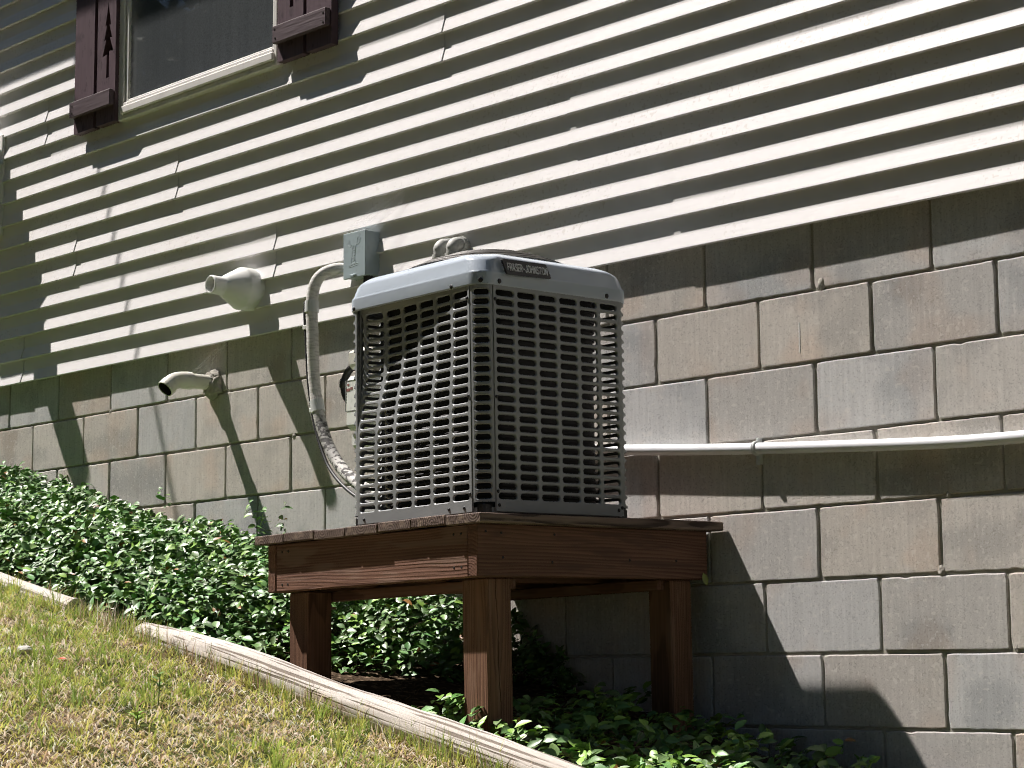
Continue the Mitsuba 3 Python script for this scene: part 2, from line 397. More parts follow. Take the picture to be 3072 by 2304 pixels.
add(H + "__soffit", bx(XL - 0.3, XR + 0.3, EY + 0.02, -0.016, EZ + 0.02, EZ + 0.03, 0.0), "soffit_white")
add(H + "__fascia", bx(XL - 0.3, XR + 0.3, EY, EY + 0.02, EZ, EZ + 0.17, 0.003), "vinyl_trim")
rv = np.array([[XL - .3, EY - .03, EZ + .17], [XR + .3, EY - .03, EZ + .17], [XR + .3, 3, EZ + 1.7], [XL - .3, 3, EZ + 1.7], [XR + .3, 6.4, EZ + .17], [XL - .3, 6.4, EZ + .17]])
rv2 = np.vstack([rv, rv - [0, 0, 0.03]])
add(H + "__roof", trimesh.Trimesh(rv2, process=False).convex_hull, "shingle")

# ------------------------------------------------------------------ window and shutters
W = H + "__window"
wx0, wx1, wz0, wz1 = 0.902, 1.992, 0.985, 2.35
def fbar(x0, x1, z0, z1, y0, y1, c=0.003):
    return bx(x0, x1, y0, y1, z0, z1, c)
fw = 0.038
frame = cat_mesh([fbar(wx0, wx0 + fw, wz0, wz1, -0.046, -0.012), fbar(wx1 - fw + 0.016, wx1, wz0, wz1, -0.046, -0.012), fbar(wx0 + fw, wx1 - fw, wz1 - fw, wz1, -0.046, -0.012),
                  fbar(wx0 + fw, wx1 - fw + 0.016, wz0, wz0 + 0.020, -0.046, -0.012)])
add(W + "__frame", frame, "vinyl_trim")
add(W + "__sill", cat_mesh([fbar(wx0 + 0.036, wx1 - 0.014, wz0 + 0.022, wz0 + 0.052, -0.058, -0.014), fbar(wx0 + 0.045, wx1 - 0.02, wz0 + 0.0525, wz0 + 0.068, -0.050, -0.014)]), "vinyl_trim")
sx0, sx1, sz0, sz1 = wx0 + 0.045, wx1 - 0.022, wz0 + 0.068, wz1 - 0.04
add(W + "__sash", cat_mesh([fbar(sx0, sx0 + 0.022, sz0, sz1, -0.040, -0.013), fbar(sx1 - 0.014, sx1, sz0, sz1, -0.040, -0.013), fbar(sx0 + 0.022, sx1 - 0.014, sz0, sz0 + 0.012, -0.041, -0.013)]), "vinyl_trim")
def scr_col(p, n, uv):
    s = fbm(p.x * 26, p.z * 1.2, 2.0, 3)
    w = noise(p.x * 300, p.z * 300, 1.0)
    return mix((0.050, 0.062, 0.066), (0.085, 0.098, 0.103), s) * (0.7 + 0.6 * w)
scene["insect_mesh"] = sd({"type": "principled", "base_color": proc(scr_col), "roughness": 0.6, "specular": 0.3})
scene["screen_weave"] = {"type": "blendbsdf", "weight": 0.50, "a": {"type": "null"}, "b": scene["insect_mesh"]}
del scene["insect_mesh"]
def rect(x0, x1, z0, z1, y):
    return TM([[x0, y, z0], [x1, y, z0], [x1, y, z1], [x0, y, z1]], [[0, 1, 2, 3]])
add(W + "__screen", rect(sx0 + 0.02, sx1 - 0.012, sz0 + 0.010, sz1, -0.030), "screen_weave")
scene["window_glass"] = {"type": "thindielectric", "int_ior": 1.5}
add(W + "__pane", rect(sx0 + 0.018, sx1 - 0.012, sz0 + 0.010, sz1, -0.020), "window_glass")
def cur_col(p, n, uv):
    return mix((0.05, 0.06, 0.085), (0.14, 0.16, 0.21), fbm(p.x * 12, p.z * 0.6, 5.0, 3))
plain("curtain_cloth", proc(cur_col), 0.9, 0.1)
cxs = np.linspace(sx0 + 0.01, sx1 - 0.01, 90)
cy = 0.05 + 0.022 * np.sin(cxs * 60) * np.sin(cxs * 17)
cv = np.vstack([np.c_[cxs, cy - 0.003, np.full(90, sz0)], np.c_[cxs, cy - 0.003, np.full(90, sz1)]])
kk = np.arange(89)
add(W + "__curtain", TM(cv, np.stack([kk, kk + 1, kk + 91, kk + 90], 1)), "curtain_cloth", True)

def pine_hole(cx, zb, s=1.0):
    """The pine tree cut out of a shutter board: trunk and three drooping tiers."""
    pts = [(-.010, 0), (-.008, .10), (-.040, .095), (-.014, .165), (-.030, .160), (-.010, .225), (-.022, .222), (-.004, .30), (0, .325),
           (.005, .30), (.022, .222), (.010, .225), (.032, .166), (.014, .17), (.042, .108), (.010, .112), (.012, 0)]
    return Polygon([(cx + a * s, zb + b * s) for a, b in pts])
def shutter(x0, xm0, xm1, x1, tree_x, zb, label):
    S = thing("x", None, None) if False else None
    key = H + "__shutter" + ("" if H + "__shutter__board" not in scene else "_001")
    labels[key] = {"label": label}
    ztop = 2.36
    left = sbox(x0, zb, xm0, ztop); right = sbox(xm1, zb, x1, ztop)
    hole = pine_hole(tree_x, 1.178)
    def ext(poly, y0, y1):
        m = trimesh.creation.extrude_polygon(poly, y1 - y0, engine="earcut")
        v = m.vertices
        m.vertices = np.c_[v[:, 0], y1 - v[:, 2], v[:, 1]]
        m.invert()
        return m
    for poly in (left, right):
        if poly.contains(hole.centroid):
            poly = poly.difference(hole)
        add(key + "__board", ext(poly, -0.064, -0.032), "shutter_paint")
    for z in (1.052, 2.2):
        add(key + "__batten", bx(x0 - 0.004, x1 - 0.005, -0.087, -0.065, z, z + 0.066, 0.002), "shutter_paint_across")
    add(key + "__backing", bx(x0 + 0.012, x1 - 0.012, -0.0315, -0.026, 1.10, ztop - 0.02, 0.0), "black_plastic")
shutter(0.592, 0.742, 0.766, 0.906, 0.846, 0.985, "dark plum board shutter with a full pine tree cutout left of the window")
shutter(2.022, 2.178, 2.198, 2.345, 2.105, 0.985, "dark plum board shutter at the right side of the window")
for k, (x, z) in enumerate(((2.032, 1.105), (2.036, 1.07), (2.325, 1.10), (2.325, 1.065), (0.61, 1.10), (0.61, 1.07))):
    par = H + ("__shutter_001" if k < 4 else "__shutter") + "__batten"
    add(par + "__nail", lathe([(0.0, 0.002), (0.004, 0.0018), (0.0045, 0)], (x, -0.087, z), (0, -1, 0), 10), "nail_steel")

# ------------------------------------------------------------------ things on the wall
# electric meter box, only its right edge in the frame
K = thing("electric_meter_box", "pale grey meter box edge cut off by the left border of the photo", "meter box")
add(K + "__cabinet", bx(-0.44, -0.070, -0.20, -0.018, 0.70, 1.06, 0.008), "vinyl_trim")
add(K + "__back_plate", bx(-0.45, -0.058, -0.0345, -0.018, 0.66, 1.12, 0.003), "vinyl_trim")
add(K + "__meter", lathe([(0, .15), (.07, .14), (.083, .11), (.086, 0.0)], (-0.16, -0.201, 0.88), (0, -1, 0), 32), "box_paint", 40)
add(K + "__latch", bx(-0.062, -0.045, -0.05, -0.035, 0.98, 1.0, 0.002), "box_paint")

add("guy_wire", tube([(-2.60, -0.72, 8.0), (-0.769, -0.72, 3.446), (-0.332, -0.72, 2.261), (0.30, -0.72, 0.55), (0.58, -0.72, -0.62)], 0.009, 8), "rubber_black", True, label="thin guy wire whose faint slanting shadow crosses the siding and blocks at the left", cat="wire")

# junction box
K = thing("junction_box", "grey steel electrical box with an embossed emblem on the siding", "electrical box")
jx0, jx1, jz0, jz1, jy = 2.442, 2.565, 0.103, 0.265, -0.082
add(K + "__cover", bx(jx0, jx1, jy, jy + 0.012, jz0, jz1, 0.0015), "box_paint")
add(K + "__cabinet", bx(jx0 + 0.002, jx1 - 0.002, jy + 0.0125, -0.016, jz0 + 0.004, jz1 - 0.002, 0.001), "box_paint")
def stroke(pts, w=0.0017, d=0.0012):
    P = np.array(pts, float)
    ms = []
    for a, b in zip(P[:-1], P[1:]):
        ms.append(tube([(a[0], jy, a[1]), (b[0], jy, b[1])], w / 2 + 0.0002, 6))
    return cat_mesh(ms)
ex, ez = (jx0 + jx1) / 2 - 0.002, jz0 + 0.045
E_ = [[(-.034, .088), (-.030, .074), (-.020, .066), (-.012, .072)], [(-.028, .092), (-.026, .080)], [(-.022, .088), (-.020, .076)],
      [(.012, .072), (.024, .070), (.034, .078), (.036, .092)], [(.022, .097), (.020, .080), (.014, .076)], [(.029, .098), (.028, .084)],
      [(-.010, .070), (-.006, .060), (-.010, .052), (.006, .052), (.010, .062), (.014, .072)], [(-.010, .052), (-.010, .030), (-.014, .004), (-.002, .004)],
      [(.010, .052), (.006, .030), (.010, .006), (.000, .006)], [(-.006, .044), (.006, .044), (.006, .034), (-.005, .034)], [(-.007, .026), (.006, .026), (.004, .016), (-.006, .014)],
      [(-.002, .070), (-.002, .058)], [(.004, .066), (.006, .058)], [(-.024, -.006), (.024, -.002), (.022, .004), (-.024, 0), (-.024, -.006)]]
add(K + "__emblem", cat_mesh([stroke([(ex + a, ez + b) for a, b in s]) for s in E_]), "box_paint", 40)
add(K + "__hasp", cat_mesh([bx(ex - 0.018, ex + 0.014, jy - 0.004, jy, jz0 + 0.006, jz0 + 0.012, 0.001), bx(ex - 0.006, ex + 0.004, jy - 0.006, jy, jz0 + 0.002, jz0 + 0.009, 0.001)]), "box_paint")
add(K + "__hub", cat_mesh([tube([(2.535, -0.045, jz0 + 0.004), (2.535, -0.045, jz0 - 0.028)], 0.017, 14), tube([(2.535, -0.045, jz0 - 0.028), (2.535, -0.045, jz0 - 0.045)], 0.013, 14)]), "rubber_black", 40)
add(K + "__lead", tube(spline([(jx0 + 0.004, -0.05, 0.138), (2.41, -0.065, 0.137), (2.375, -0.075, 0.125)], 6), 0.005, 8), "tie_grey", 50)

# PVC reducer cone
K = thing("vent_reducer", "white plastic cone shaped reducer sticking out of the siding", "vent pipe")
pc = (1.811, -0.016, 0.160)
add(K + "__cone", lathe([(.079, 0), (.0805, .02), (.0805, .056), (.0793, .061), (.0760, .066), (.0425, .128), (.0375, .133), (.0345, .140), (.0340, .178), (.0352, .180), (.0352, .189), (.0325, .192), (.0285, .192), (.0275, .188), (.0275, .06)], pc, (0, -1, 0), 48), "pvc_white", 22)
add(K + "__bore", lathe([(.0275, .13), (0, .129)], pc, (0, -1, 0), 24), "pipe_inside")

# drain pipe with elbow
K = thing("drain_pipe", "white pipe with a downturned elbow coming out of the block wall", "drain pipe")
dx, dz, rr = 1.546, -0.163, 0.0285
pth = [(dx, 0.01, dz), (dx, -0.115, dz)]
add(K + "__pipe", tube(pth, rr, 32, False), "pvc_cream", 40)
arc = [(dx, -0.108, dz), (dx, -0.125, dz), (dx, -0.150, dz - 0.001)] + [(dx, -0.150 - 0.075 * math.sin(a), dz - 0.001 - 0.075 * (1 - math.cos(a))) for a in np.linspace(0.12, 0.80, 8)]
ed = np.array(arc[-1]) - np.array(arc[-2]); ed /= np.linalg.norm(ed)
arc += [tuple(np.array(arc[-1]) + ed * t for t in (0.012,))[0]]
end = np.array(arc[-1])
add(K + "__elbow", cat_mesh([tube(arc, [0.0335] * 2 + [0.0325] + [0.0315] * (len(arc) - 4) + [0.0315], 32, False), tube([arc[0], tuple(np.array(arc[0]) + [0, .0005, 0])], [0.0335, 0.0285], 32, False),
     lathe([(.0335, -.016), (.034, -.014), (.034, .012), (.033, .014), (.0295, .014)], end, ed, 32)]), "pvc_cream", 40)
add(K + "__bore", lathe([(.0294, .0138), (.0288, .010), (.0286, -.03), (0, -.031)], end, ed, 24), "pipe_inside")
def lump(c, r, n=3, amp=0.35, seed=0, sq=(1, 1, 1)):
    s = trimesh.creation.icosphere(n)
    v = s.vertices
    s.vertices = np.asarray(c) + v * np.asarray(sq) * r * (1 - amp / 2 + amp * meshkit.fbm(v * 2.4 + seed, 4, seed))[:, None]
    return s
add(K + "__mortar_collar", cat_mesh([lump((dx + .004, -0.008, dz - .012), 0.050, 4, .8, 3, (1, .7, 1.0)), lump((dx + .01, -0.004, dz + .012), 0.040, 4, .7, 9, (1, .6, 1))]), "mortar", True)

# two elbow fittings behind the unit
for k, (x, z, lab) in enumerate(((2.957, 0.122, "left of two small grey pipe elbows on the siding behind the unit"), (3.022, 0.118, "right of two small grey pipe elbows on the siding behind the unit"))):
    K = thing("pipe_elbow", lab, "pipe elbow", "small pipe elbows behind the unit")
    y = -0.080
    add(K + "__riser", tube([(x, y, -0.10), (x, y, z - 0.012)], 0.0155, 18), "fitting_paint", 40)
    a = [(x, y, z - 0.010), (x, y, z + 0.004)] + [(x, y + 0.024 * (1 - math.cos(t)), z + 0.006 + 0.022 * math.sin(t)) for t in np.linspace(0.1, 1.57, 7)] + [(x, y + 0.050, z + 0.028), (x, -0.014, z + 0.028)]
    add(K + "__bend", tube(a, [0.0205] * 2 + [0.0225] * 7 + [0.021, 0.018], 20), "fitting_paint", 40)
    add(K + "__collar", cat_mesh([tube([(x, y, z - 0.020), (x, y, z - 0.008)], 0.0255, 20), tube([(x, y + 0.032, z + 0.028), (x, y + 0.044, z + 0.028)], 0.0265, 20)]), "fitting_paint", 30)

# insulated refrigerant line with its black cable
K = thing("insulated_line", "white wrapped insulated pipe curving down the wall into the unit", "insulated pipe")
LP = [(2.43, -0.012, 0.135), (2.385, -0.075, 0.150), (2.345, -0.115, 0.120), (2.325, -0.128, 0.045), (2.330, -0.130, -0.08), (2.337, -0.130, -0.205), (2.352, -0.130, -0.305), (2.396, -0.132, -0.430), (2.466, -0.140, -0.523), (2.568, -0.155, -0.600), (2.70, -0.175, -0.660), (2.95, -0.21, -0.71), (3.25, -0.25, -0.73), (3.47, -0.29, -0.735)]
LS = spline(LP, 14)
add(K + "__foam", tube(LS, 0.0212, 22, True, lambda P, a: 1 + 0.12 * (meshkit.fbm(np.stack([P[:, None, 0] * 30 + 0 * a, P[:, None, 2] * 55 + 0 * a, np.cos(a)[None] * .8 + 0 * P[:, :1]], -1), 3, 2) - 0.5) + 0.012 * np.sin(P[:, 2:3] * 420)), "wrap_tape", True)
def along(z):
    return LS[np.argmin(abs(LS[:, 2] - z) + 9 * (LS[:, 0] > 2.6))]
for z in (-0.345, 0.015):
    i = int(np.argmin(abs(LS[:, 2] - z) + (LS[:, 0] > 2.45) * 9 + (LS[:, 1] > -0.1) * 9))
    add(K + "__tape_band", tube(LS[i - 2:i + 3], 0.0250, 20, True), "tie_grey", 40)
_, _, N_, B_ = frames(LS)
cab = LS + np.c_[np.full(len(LS), -0.0285), np.full(len(LS), -0.004), np.full(len(LS), 0.0)]
bulge = np.exp(-((LS[:, 2] + 0.0) / 0.12) ** 2)[:, None] * np.array([-0.006, 0, 0])
cab = (cab + bulge)[22:-2]
cab[:, 2] -= np.clip((cab[:, 0] - 2.33) * 0.28, 0, 0.03)
add("black_cable", tube(cab, 0.0062, 10), "rubber_black", True, label="thin black cable strapped along the white insulated pipe", cat="cable")
for z in (-0.055, -0.35):
    i = int(np.argmin(abs(cab[:, 2] - z) + (cab[:, 0] > 2.45) * 9))
    add("black_cable__clip", bx(cab[i, 0] - 0.009, cab[i, 0] + 0.012, cab[i, 1] - 0.008, cab[i, 1] + 0.006, cab[i, 2] - 0.008, cab[i, 2] + 0.008, 0.002), "pvc_white")

# conduit
K = thing("conduit", "white plastic conduit running level across the block wall", "conduit")
CP = spline([(3.30, -0.019, -0.565), (3.70, -0.019, -0.595), (3.982, -0.019, -0.617), (4.26, -0.019, -0.636), (4.68, -0.019, -0.661), (4.965, -0.019, -0.675), (5.25, -0.019, -0.679), (6.0, -0.019, -0.672), (7.2, -0.019, -0.66)], 10)
add(K + "__tube", tube(CP, 0.0166, 24), "conduit_grey", True)
st = tube([(4.262 + 0.0002 * a, -0.019 - 0.0185 * math.sin(t), -0.636 + 0.0185 * math.cos(t)) for a, t in enumerate(np.linspace(-0.3, 3.4, 14))], 0.0032, 8)
add(K + "__strap", cat_mesh([st, st.copy().apply_translation((0.006, 0, 0.0005)), bx(4.258, 4.274, -0.012, 0.001, -0.682, -0.650, 0.001), bx(4.262, 4.272, -0.016, 0.001, -0.620, -0.606, 0.001)]), "tie_grey", 40)

# disconnect box behind the unit
K = thing("disconnect_box", "white plastic power box with a red printed label behind the unit", "power box")
add(K + "__cabinet", bx(2.475, 2.600, -0.105, 0.0, -0.435, -0.245, 0.018), "disconnect_plastic", 40)
add(K + "__lower_cover", bx(2.485, 2.590, -0.085, 0.0, -0.50, -0.436, 0.014), "disconnect_plastic", 40)
add(K + "__label", cat_mesh([bx(2.494, 2.512, -0.1062, -0.1051, -0.300, -0.290, 0.0), bx(2.514, 2.526, -0.1062, -0.1051, -0.296, -0.287, 0.0), bx(2.497, 2.507, -0.1062, -0.1051, -0.281, -0.274, 0.0)]), "red_print")
add(K + "__outline", cat_mesh([bx(2.486, 2.4885, -0.1062, -0.1045, -0.37, -0.262, 0), bx(2.489, 2.58, -0.1062, -0.1045, -0.3705, -0.368, 0), bx(2.489, 2.58, -0.1062, -0.1045, -0.2645, -0.262, 0)]), "grey_print")
add(K + "__cap", bx(2.482, 2.590, -0.10, 0.0, -0.222, -0.150, 0.016), "pvc_cream", 40)
add("black_hose", tube(spline([(2.53, -0.07, -0.205), (2.478, -0.075, -0.215), (2.447, -0.078, -0.255), (2.455, -0.078, -0.31), (2.49, -0.07, -0.34)], 10), [0.013] * 20 + [0.017] * 5 + [0.013] * 16, 14), "rubber_black", True, label="black rubber hose loop at the left side of the white power box", cat="hose")

# ------------------------------------------------------------------ platform
PF = thing("wooden_platform", "red brown stained wooden platform on posts carrying the unit", "platform")
px0, px1, py0, py1 = 3.129, 4.125, -0.951, -0.006
bw = (px1 - px0) / 7
for k in range(7):
    d = rng.normal(0, 0.0012)
    m = bx(px0 + k * bw + 0.0012, px0 + (k + 1) * bw - 0.0012, py0 + rng.normal(0, 0.0018), py1, -0.875 + d, -0.849 + d, 0.0022)
    add(PF + "__deck_board", tilted(m.subdivide()), "deck_wood")
zt, zb = -0.8765, -1.0155
fx0, fx1 = px0 + 0.038, px1 - 0.040
add(PF + "__rim_joist", tilted(bx(fx0 + 0.039, fx1 - 0.039, py0 + 0.022, py0 + 0.060, zb, zt, 0.003)), "stain_wood_x", label="front rim board with sunlit lower edge")
add(PF + "__rim_joist", tilted(bx(fx0 + 0.039, fx1 - 0.039, -0.075, -0.037, zb, zt, 0.003)), "stain_wood_x")
add(PF + "__side_joist", tilted(bx(fx1 - 0.038, fx1, py0 + 0.0205, -0.036, zb, zt, 0.003)), "stain_wood_y")
add(PF + "__side_joist", tilted(bx(fx0, fx0 + 0.038, py0 + 0.0205, -0.036, zb, zt, 0.003)), "stain_wood_y")
for x in (3.45, 3.76):
    add(PF + "__inner_joist", tilted(bx(x, x + 0.038, py0 + 0.061, -0.076, zb + 0.002, zt, 0.003)), "stain_wood_y")
add(PF + "__cross_brace", tilted(bx(fx0 + 0.045, fx1 - 0.045, -0.79, -0.752, zb - 0.030, zb + 0.0005, 0.003)), "stain_wood_x")
add(PF + "__cross_brace", tilted(bx(fx0 + 0.045, fx1 - 0.045, -0.20, -0.162, zb - 0.030, zb + 0.0005, 0.003)), "stain_wood_x")
def post(x0, x1, y0, y1, z0, crack=False, lean=0.0):
    m = bx(x0, x1, y0, y1, z0, zb - 0.0015, 0.004)
    m.merge_vertices()
    if crack:
        man = m3d.Manifold(m3d.Mesh(np.asarray(m.vertices, np.float32), np.asarray(m.faces, np.uint32)))
        yy = (y0 + y1) / 2 - 0.012
        zs = np.linspace(z0 + 0.02, zb + 0.02, 9)
        for a, b in zip(zs[:-1], zs[1:]):
            q = lambda z: yy + 0.0025 * math.sin(z * 31) + (zb - z) * 0.03
            w = 0.0016
            pts = [(x1 + 0.01, q(a) - w, a), (x1 + 0.01, q(a) + w, a), (x1 - 0.02, q(a), a), (x1 + 0.01, q(b) - w, b), (x1 + 0.01, q(b) + w, b), (x1 - 0.02, q(b), b)]
            man = man - m3d.Manifold.hull_points(np.array(pts))
        g = man.to_mesh()
        m = trimesh.Trimesh(g.vert_properties[:, :3], g.tri_verts, process=False)
    v = np.array(m.vertices)
    v[:, 0] += lean * (zb - v[:, 2])
    m.vertices = v
    return m
add(PF + "__post", tilted(post(3.962, 4.062, -0.879, -0.790, -1.50, True, 0.004)), "stain_wood_z", label="front right post with a long drying crack")
add(PF + "__post", tilted(post(3.210, 3.298, -0.885, -0.795, -1.36, False, -0.010)), "stain_wood_z", label="front left post with sunlit lower corner")
add(PF + "__post", tilted(post(3.975, 4.064, -0.174, -0.086, -1.56, False, 0.0)), "stain_wood_z", label="back right post in deep shade")
add(PF + "__post", tilted(post(3.210, 3.298, -0.174, -0.086, -1.40, False, 0.0)), "stain_wood_z")
for x, z in ((3.235, -0.90), (3.265, -0.90), (3.235, -0.995), (3.262, -0.995), (3.99, -0.90), (4.02, -0.90), (3.99, -0.988), (4.02, -0.988)):
    add(PF + "__nail", tilted(lathe([(0, .0012), (.0035, .001), (.004, 0)], (x, py0 + 0.022, z), (0, -1, 0), 10)), "nail_steel")
for y, z in ((-0.90, -0.897), (-0.845, -0.90), (-0.84, -0.965), (-0.65, -0.90), (-0.36, -0.965), (-0.17, -0.965), (-0.66, -0.975)):
    add(PF + "__nail", tilted(lathe([(0, .0012), (.0035, .001), (.004, 0)], (fx1, y, z), (1, 0, 0), 10)), "nail_steel")

# ------------------------------------------------------------------ air conditioner
AC = thing("air_conditioner", "grey square outdoor air conditioner with slotted sides on a wooden platform", "air conditioner")
ax0, ax1, ay0, ay1, ar = 3.460, 4.040, -0.865, -0.285, 0.046
L = ax1 - ax0 - 2 * ar
ARC = ar * math.pi / 2
PER = 4 * (L + ARC)
ROWS = [-0.2435 - 0.02635 * k for k in range(22)]
PZ0, PZ1 = -0.838, -0.205
def plan(s, depth):
    """Position round the casing: s runs along the front, round the right side, back and left; depth inwards."""
    s = np.mod(np.asarray(s, float), PER)
    side = np.floor(s / (L + ARC)).astype(int); t = s - side * (L + ARC)
    flat = t <= L
    a = np.where(flat, 0, (t - L) / ar)
    lx = np.where(flat, -L / 2 + t, L / 2 + ar * np.sin(a))
    ly = np.where(flat, -(L / 2 + ar), -(L / 2) - ar * np.cos(a))
    nx, ny = np.where(flat, 0, np.sin(a)), np.where(flat, -1, -np.cos(a))
    lx, ly = lx - nx * depth, ly - ny * depth
    c, s_ = np.array([1, 0, -1, 0])[side], np.array([0, 1, 0, -1])[side]
    cx, cyy = (ax0 + ax1) / 2, (ay0 + ay1) / 2
    return cx + c * lx - s_ * ly, cyy + s_ * lx + c * ly
def dent(x, z):
    D = np.interp(x, [3.45, 3.505, 3.61, 3.97, 4.0], [0.010, 0.028, 0.044, 0.004, 0.0])
    t = np.interp(z, [-0.64, -0.58, -0.50, -0.43, -0.38, -0.30, -0.25, -0.20], [0.0, 0.06, 0.36, 0.82, 0.97, 1.0, 0.92, 0.45])
    return D * t
def slot_loop(cx, cz, w, h, g):
    w, h = w / 2 + g, h / 2 + g
    r = min(0.0078 + g, h * 0.98)
    out = []
    for sx, sz, a0 in ((1, 1, 0), (-1, 1, 90), (-1, -1, 180), (1, -1, 270)):
        for a in np.radians(a0 + np.array([0, 30, 60, 90])):
            out.append((cx + sx * (w - r) + r * math.cos(a), cz + sz * (h - r) + r * math.sin(a)))
    return np.array(out)
def slot_panel(s0, s1, cols, pitch, w, h, d0, dented=False, nsub=1, PZ0=PZ0):
    """A sheet with rows of rounded slots; every slot has a rolled lip."""
    V, Fc, n0 = [], [], 0
    def put(poly_pts, tris, depth):
        nonlocal n0
        V.append(np.c_[poly_pts, np.full(len(poly_pts), depth)]); Fc.append(np.asarray(tris) + n0); n0 += len(poly_pts)
    zed = [PZ1] + [(a + b) / 2 for a, b in zip(ROWS[:-1], ROWS[1:])] + [ROWS[-1] - 0.0132]
    sed = [s0] + [(a + b) / 2 for a, b in zip(cols[:-1], cols[1:])] + [s1]
    for i, cx in enumerate(cols):
        for j, cz in enumerate(ROWS):
            cell = sbox(sed[i], zed[j + 1], sed[i + 1], zed[j])
            lo, li = slot_loop(cx, cz, w, h, 0.0022), slot_loop(cx, cz, w, h, 0.0)
            m = cell.difference(Polygon(lo))
            if nsub > 1:
                xs_ = np.linspace(sed[i], sed[i + 1], nsub + 1)
                strips = [m.intersection(sbox(a, -9, b, 9)) for a, b in zip(xs_[:-1], xs_[1:])]
            else:
                strips = [m]
            for g in strips:
                for q in getattr(g, "geoms", [g]):
                    if q.area < 1e-9: continue
                    v, f = trimesh.creation.triangulate_polygon(q, engine="earcut")
                    put(v, f, 0.0)
            n = len(lo); k = np.arange(n); k2 = (k + 1) % n
            lm = (lo + li) / 2 + (lo - li) * 0.12
            rings = [(lo, 0.0), (lm, 0.0006), (li, 0.0022), (li, 0.0065)]
            base = n0
            V.append(np.vstack([np.c_[r, np.full(n, d)] for r, d in rings]))
            for q in range(3):
                a, b = base + q * n, base + (q + 1) * n
                Fc.append(np.vstack([np.stack([a + k, a + k2, b + k2], 1), np.stack([a + k, b + k2, b + k], 1)]))
            n0 += 4 * n
    st = np.linspace(s0, s1, max(2, nsub * len(cols)) + 1)
    v = np.vstack([np.c_[st, np.full_like(st, zed[-1])], np.c_[st, np.full_like(st, PZ0)]]); n = len(st); k = np.arange(n - 1)
    put(v, np.vstack([np.stack([k, n + k, n + k + 1], 1), np.stack([k, n + k + 1, k + 1], 1)]), 0.0)
    # folded edges, down both sides
    for s_e in (s0, s1):
        v = np.array([[s_e, PZ1], [s_e, PZ0]]); V.append(np.vstack([np.c_[v, [0, 0]], np.c_[v, [0.006, 0.006]]])); Fc.append(np.array([[0, 1, 3], [0, 3, 2]]) + n0); n0 += 4
    V, Fc = np.vstack(V), np.vstack(Fc)
    d = V[:, 2] + d0
    x, y = plan(V[:, 0], d)
    if dented:
        y = y + dent(x, V[:, 1])
    return TM(tilt(np.c_[x, y, V[:, 1]]), Fc)
SW, SH = 0.0662, 0.0172
for side in range(4):
    o = side * (L + ARC)
    cols = [o + L / 2 + (k - 2.5) * 0.0800 for k in range(6)]
    add(AC + "__side_panel", slot_panel(o + 0.0008, o + L - 0.0008, cols, 0.08, SW, SH, 0.0, side == 0, 2 if side == 0 else 1), "ac_steel", 30,
        label=["dented slotted front panel in partial sun", "slotted right panel in shade", None, None][side])
    add(AC + "__corner_panel", slot_panel(o + L + 0.0012, o + L + ARC - 0.0012, [o + L + ARC / 2], 0.07, 0.051, 0.0160, 0.002, False, 8, -0.813), "ac_steel", 30)
    c0 = np.array(plan(o + L + ARC / 2, 0.026))
    add(AC + "__corner_foot", tilted(bx(c0[0] - 0.018, c0[0] + 0.018, c0[1] - 0.018, c0[1] + 0.018, -0.8495, -0.814, 0.006)), "black_plastic")
def ring_square(w, r, z, n=8, cx=None, cy=None):
    cx = (ax0 + ax1) / 2 if cx is None else cx; cy = (ay0 + ay1) / 2 if cy is None else cy
    P = []
    for k, (sx, sy) in enumerate(((1, -1), (1, 1), (-1, 1), (-1, -1))):
        for a in np.linspace(0, 90, n):
            t = math.radians(a + (k - 1) * 90)
            P.append((cx + sx * (w - r) + r * math.cos(t), cy + sy * (w - r) + r * math.sin(t), z))
    P = np.array(P)
    return P
def loft(rings, cap0=False, cap1=False):
    n = len(rings[0]); v = np.vstack(rings); f = []
    k = np.arange(n); k2 = (k + 1) % n
    for q in range(len(rings) - 1):
        a, b = q * n, (q + 1) * n
        f += [np.stack([a + k, a + k2, b + k2], 1), np.stack([a + k, b + k2, b + k], 1)]
    for cap, q in ((cap0, 0), (cap1, len(rings) - 1)):
        if cap:
            v = np.vstack([v, v[q * n:(q + 1) * n].mean(0)]); f.append(np.stack([q * n + k, q * n + k2, k * 0 + len(v) - 1], 1))
    return TM(v, np.vstack(f))
HW = (ax1 - ax0) / 2
cc = np.array([(ax0 + ax1) / 2, (ay0 + ay1) / 2])
add(AC + "__coil", tilted(loft([ring_square(HW - 0.052, 0.090, z, 10) for z in (-0.83, -0.215)], True, True)), "coil_fins", 40)
fins = []
for z in np.arange(-0.815, -0.23, 0.0255):
    p = ring_square(HW - 0.0495, 0.090, z, 6); p = np.vstack([p, p[:1]])
    fins.append(tube(p, 0.0038, 6, False))
add(AC + "__coil_tubing", tilted(cat_mesh(fins)), "coil_fins", 40, label="dark copper tubing rows round the coil")
hp = []
for z in np.arange(-0.81, -0.50, 0.0264):
    hp.append(tube([(3.565, -0.812 + 0.0 * t, z) if False else (3.592 + 0.020 * math.sin(t), -0.812, z + 0.011 * math.cos(t)) for t in np.linspace(math.pi, 2 * math.pi, 7)], 0.0045, 7))
add(AC + "__coil_bends", tilted(cat_mesh(hp)), "tube_metal", True, label="bright copper return bends at the coil's end")
add(AC + "__base_pan", tilted(cat_mesh([loft([ring_square(HW - 0.006, ar + 0.02, -0.8395), ring_square(HW - 0.006, ar + 0.02, -0.8265)], True, True)])), "ac_steel", 30)
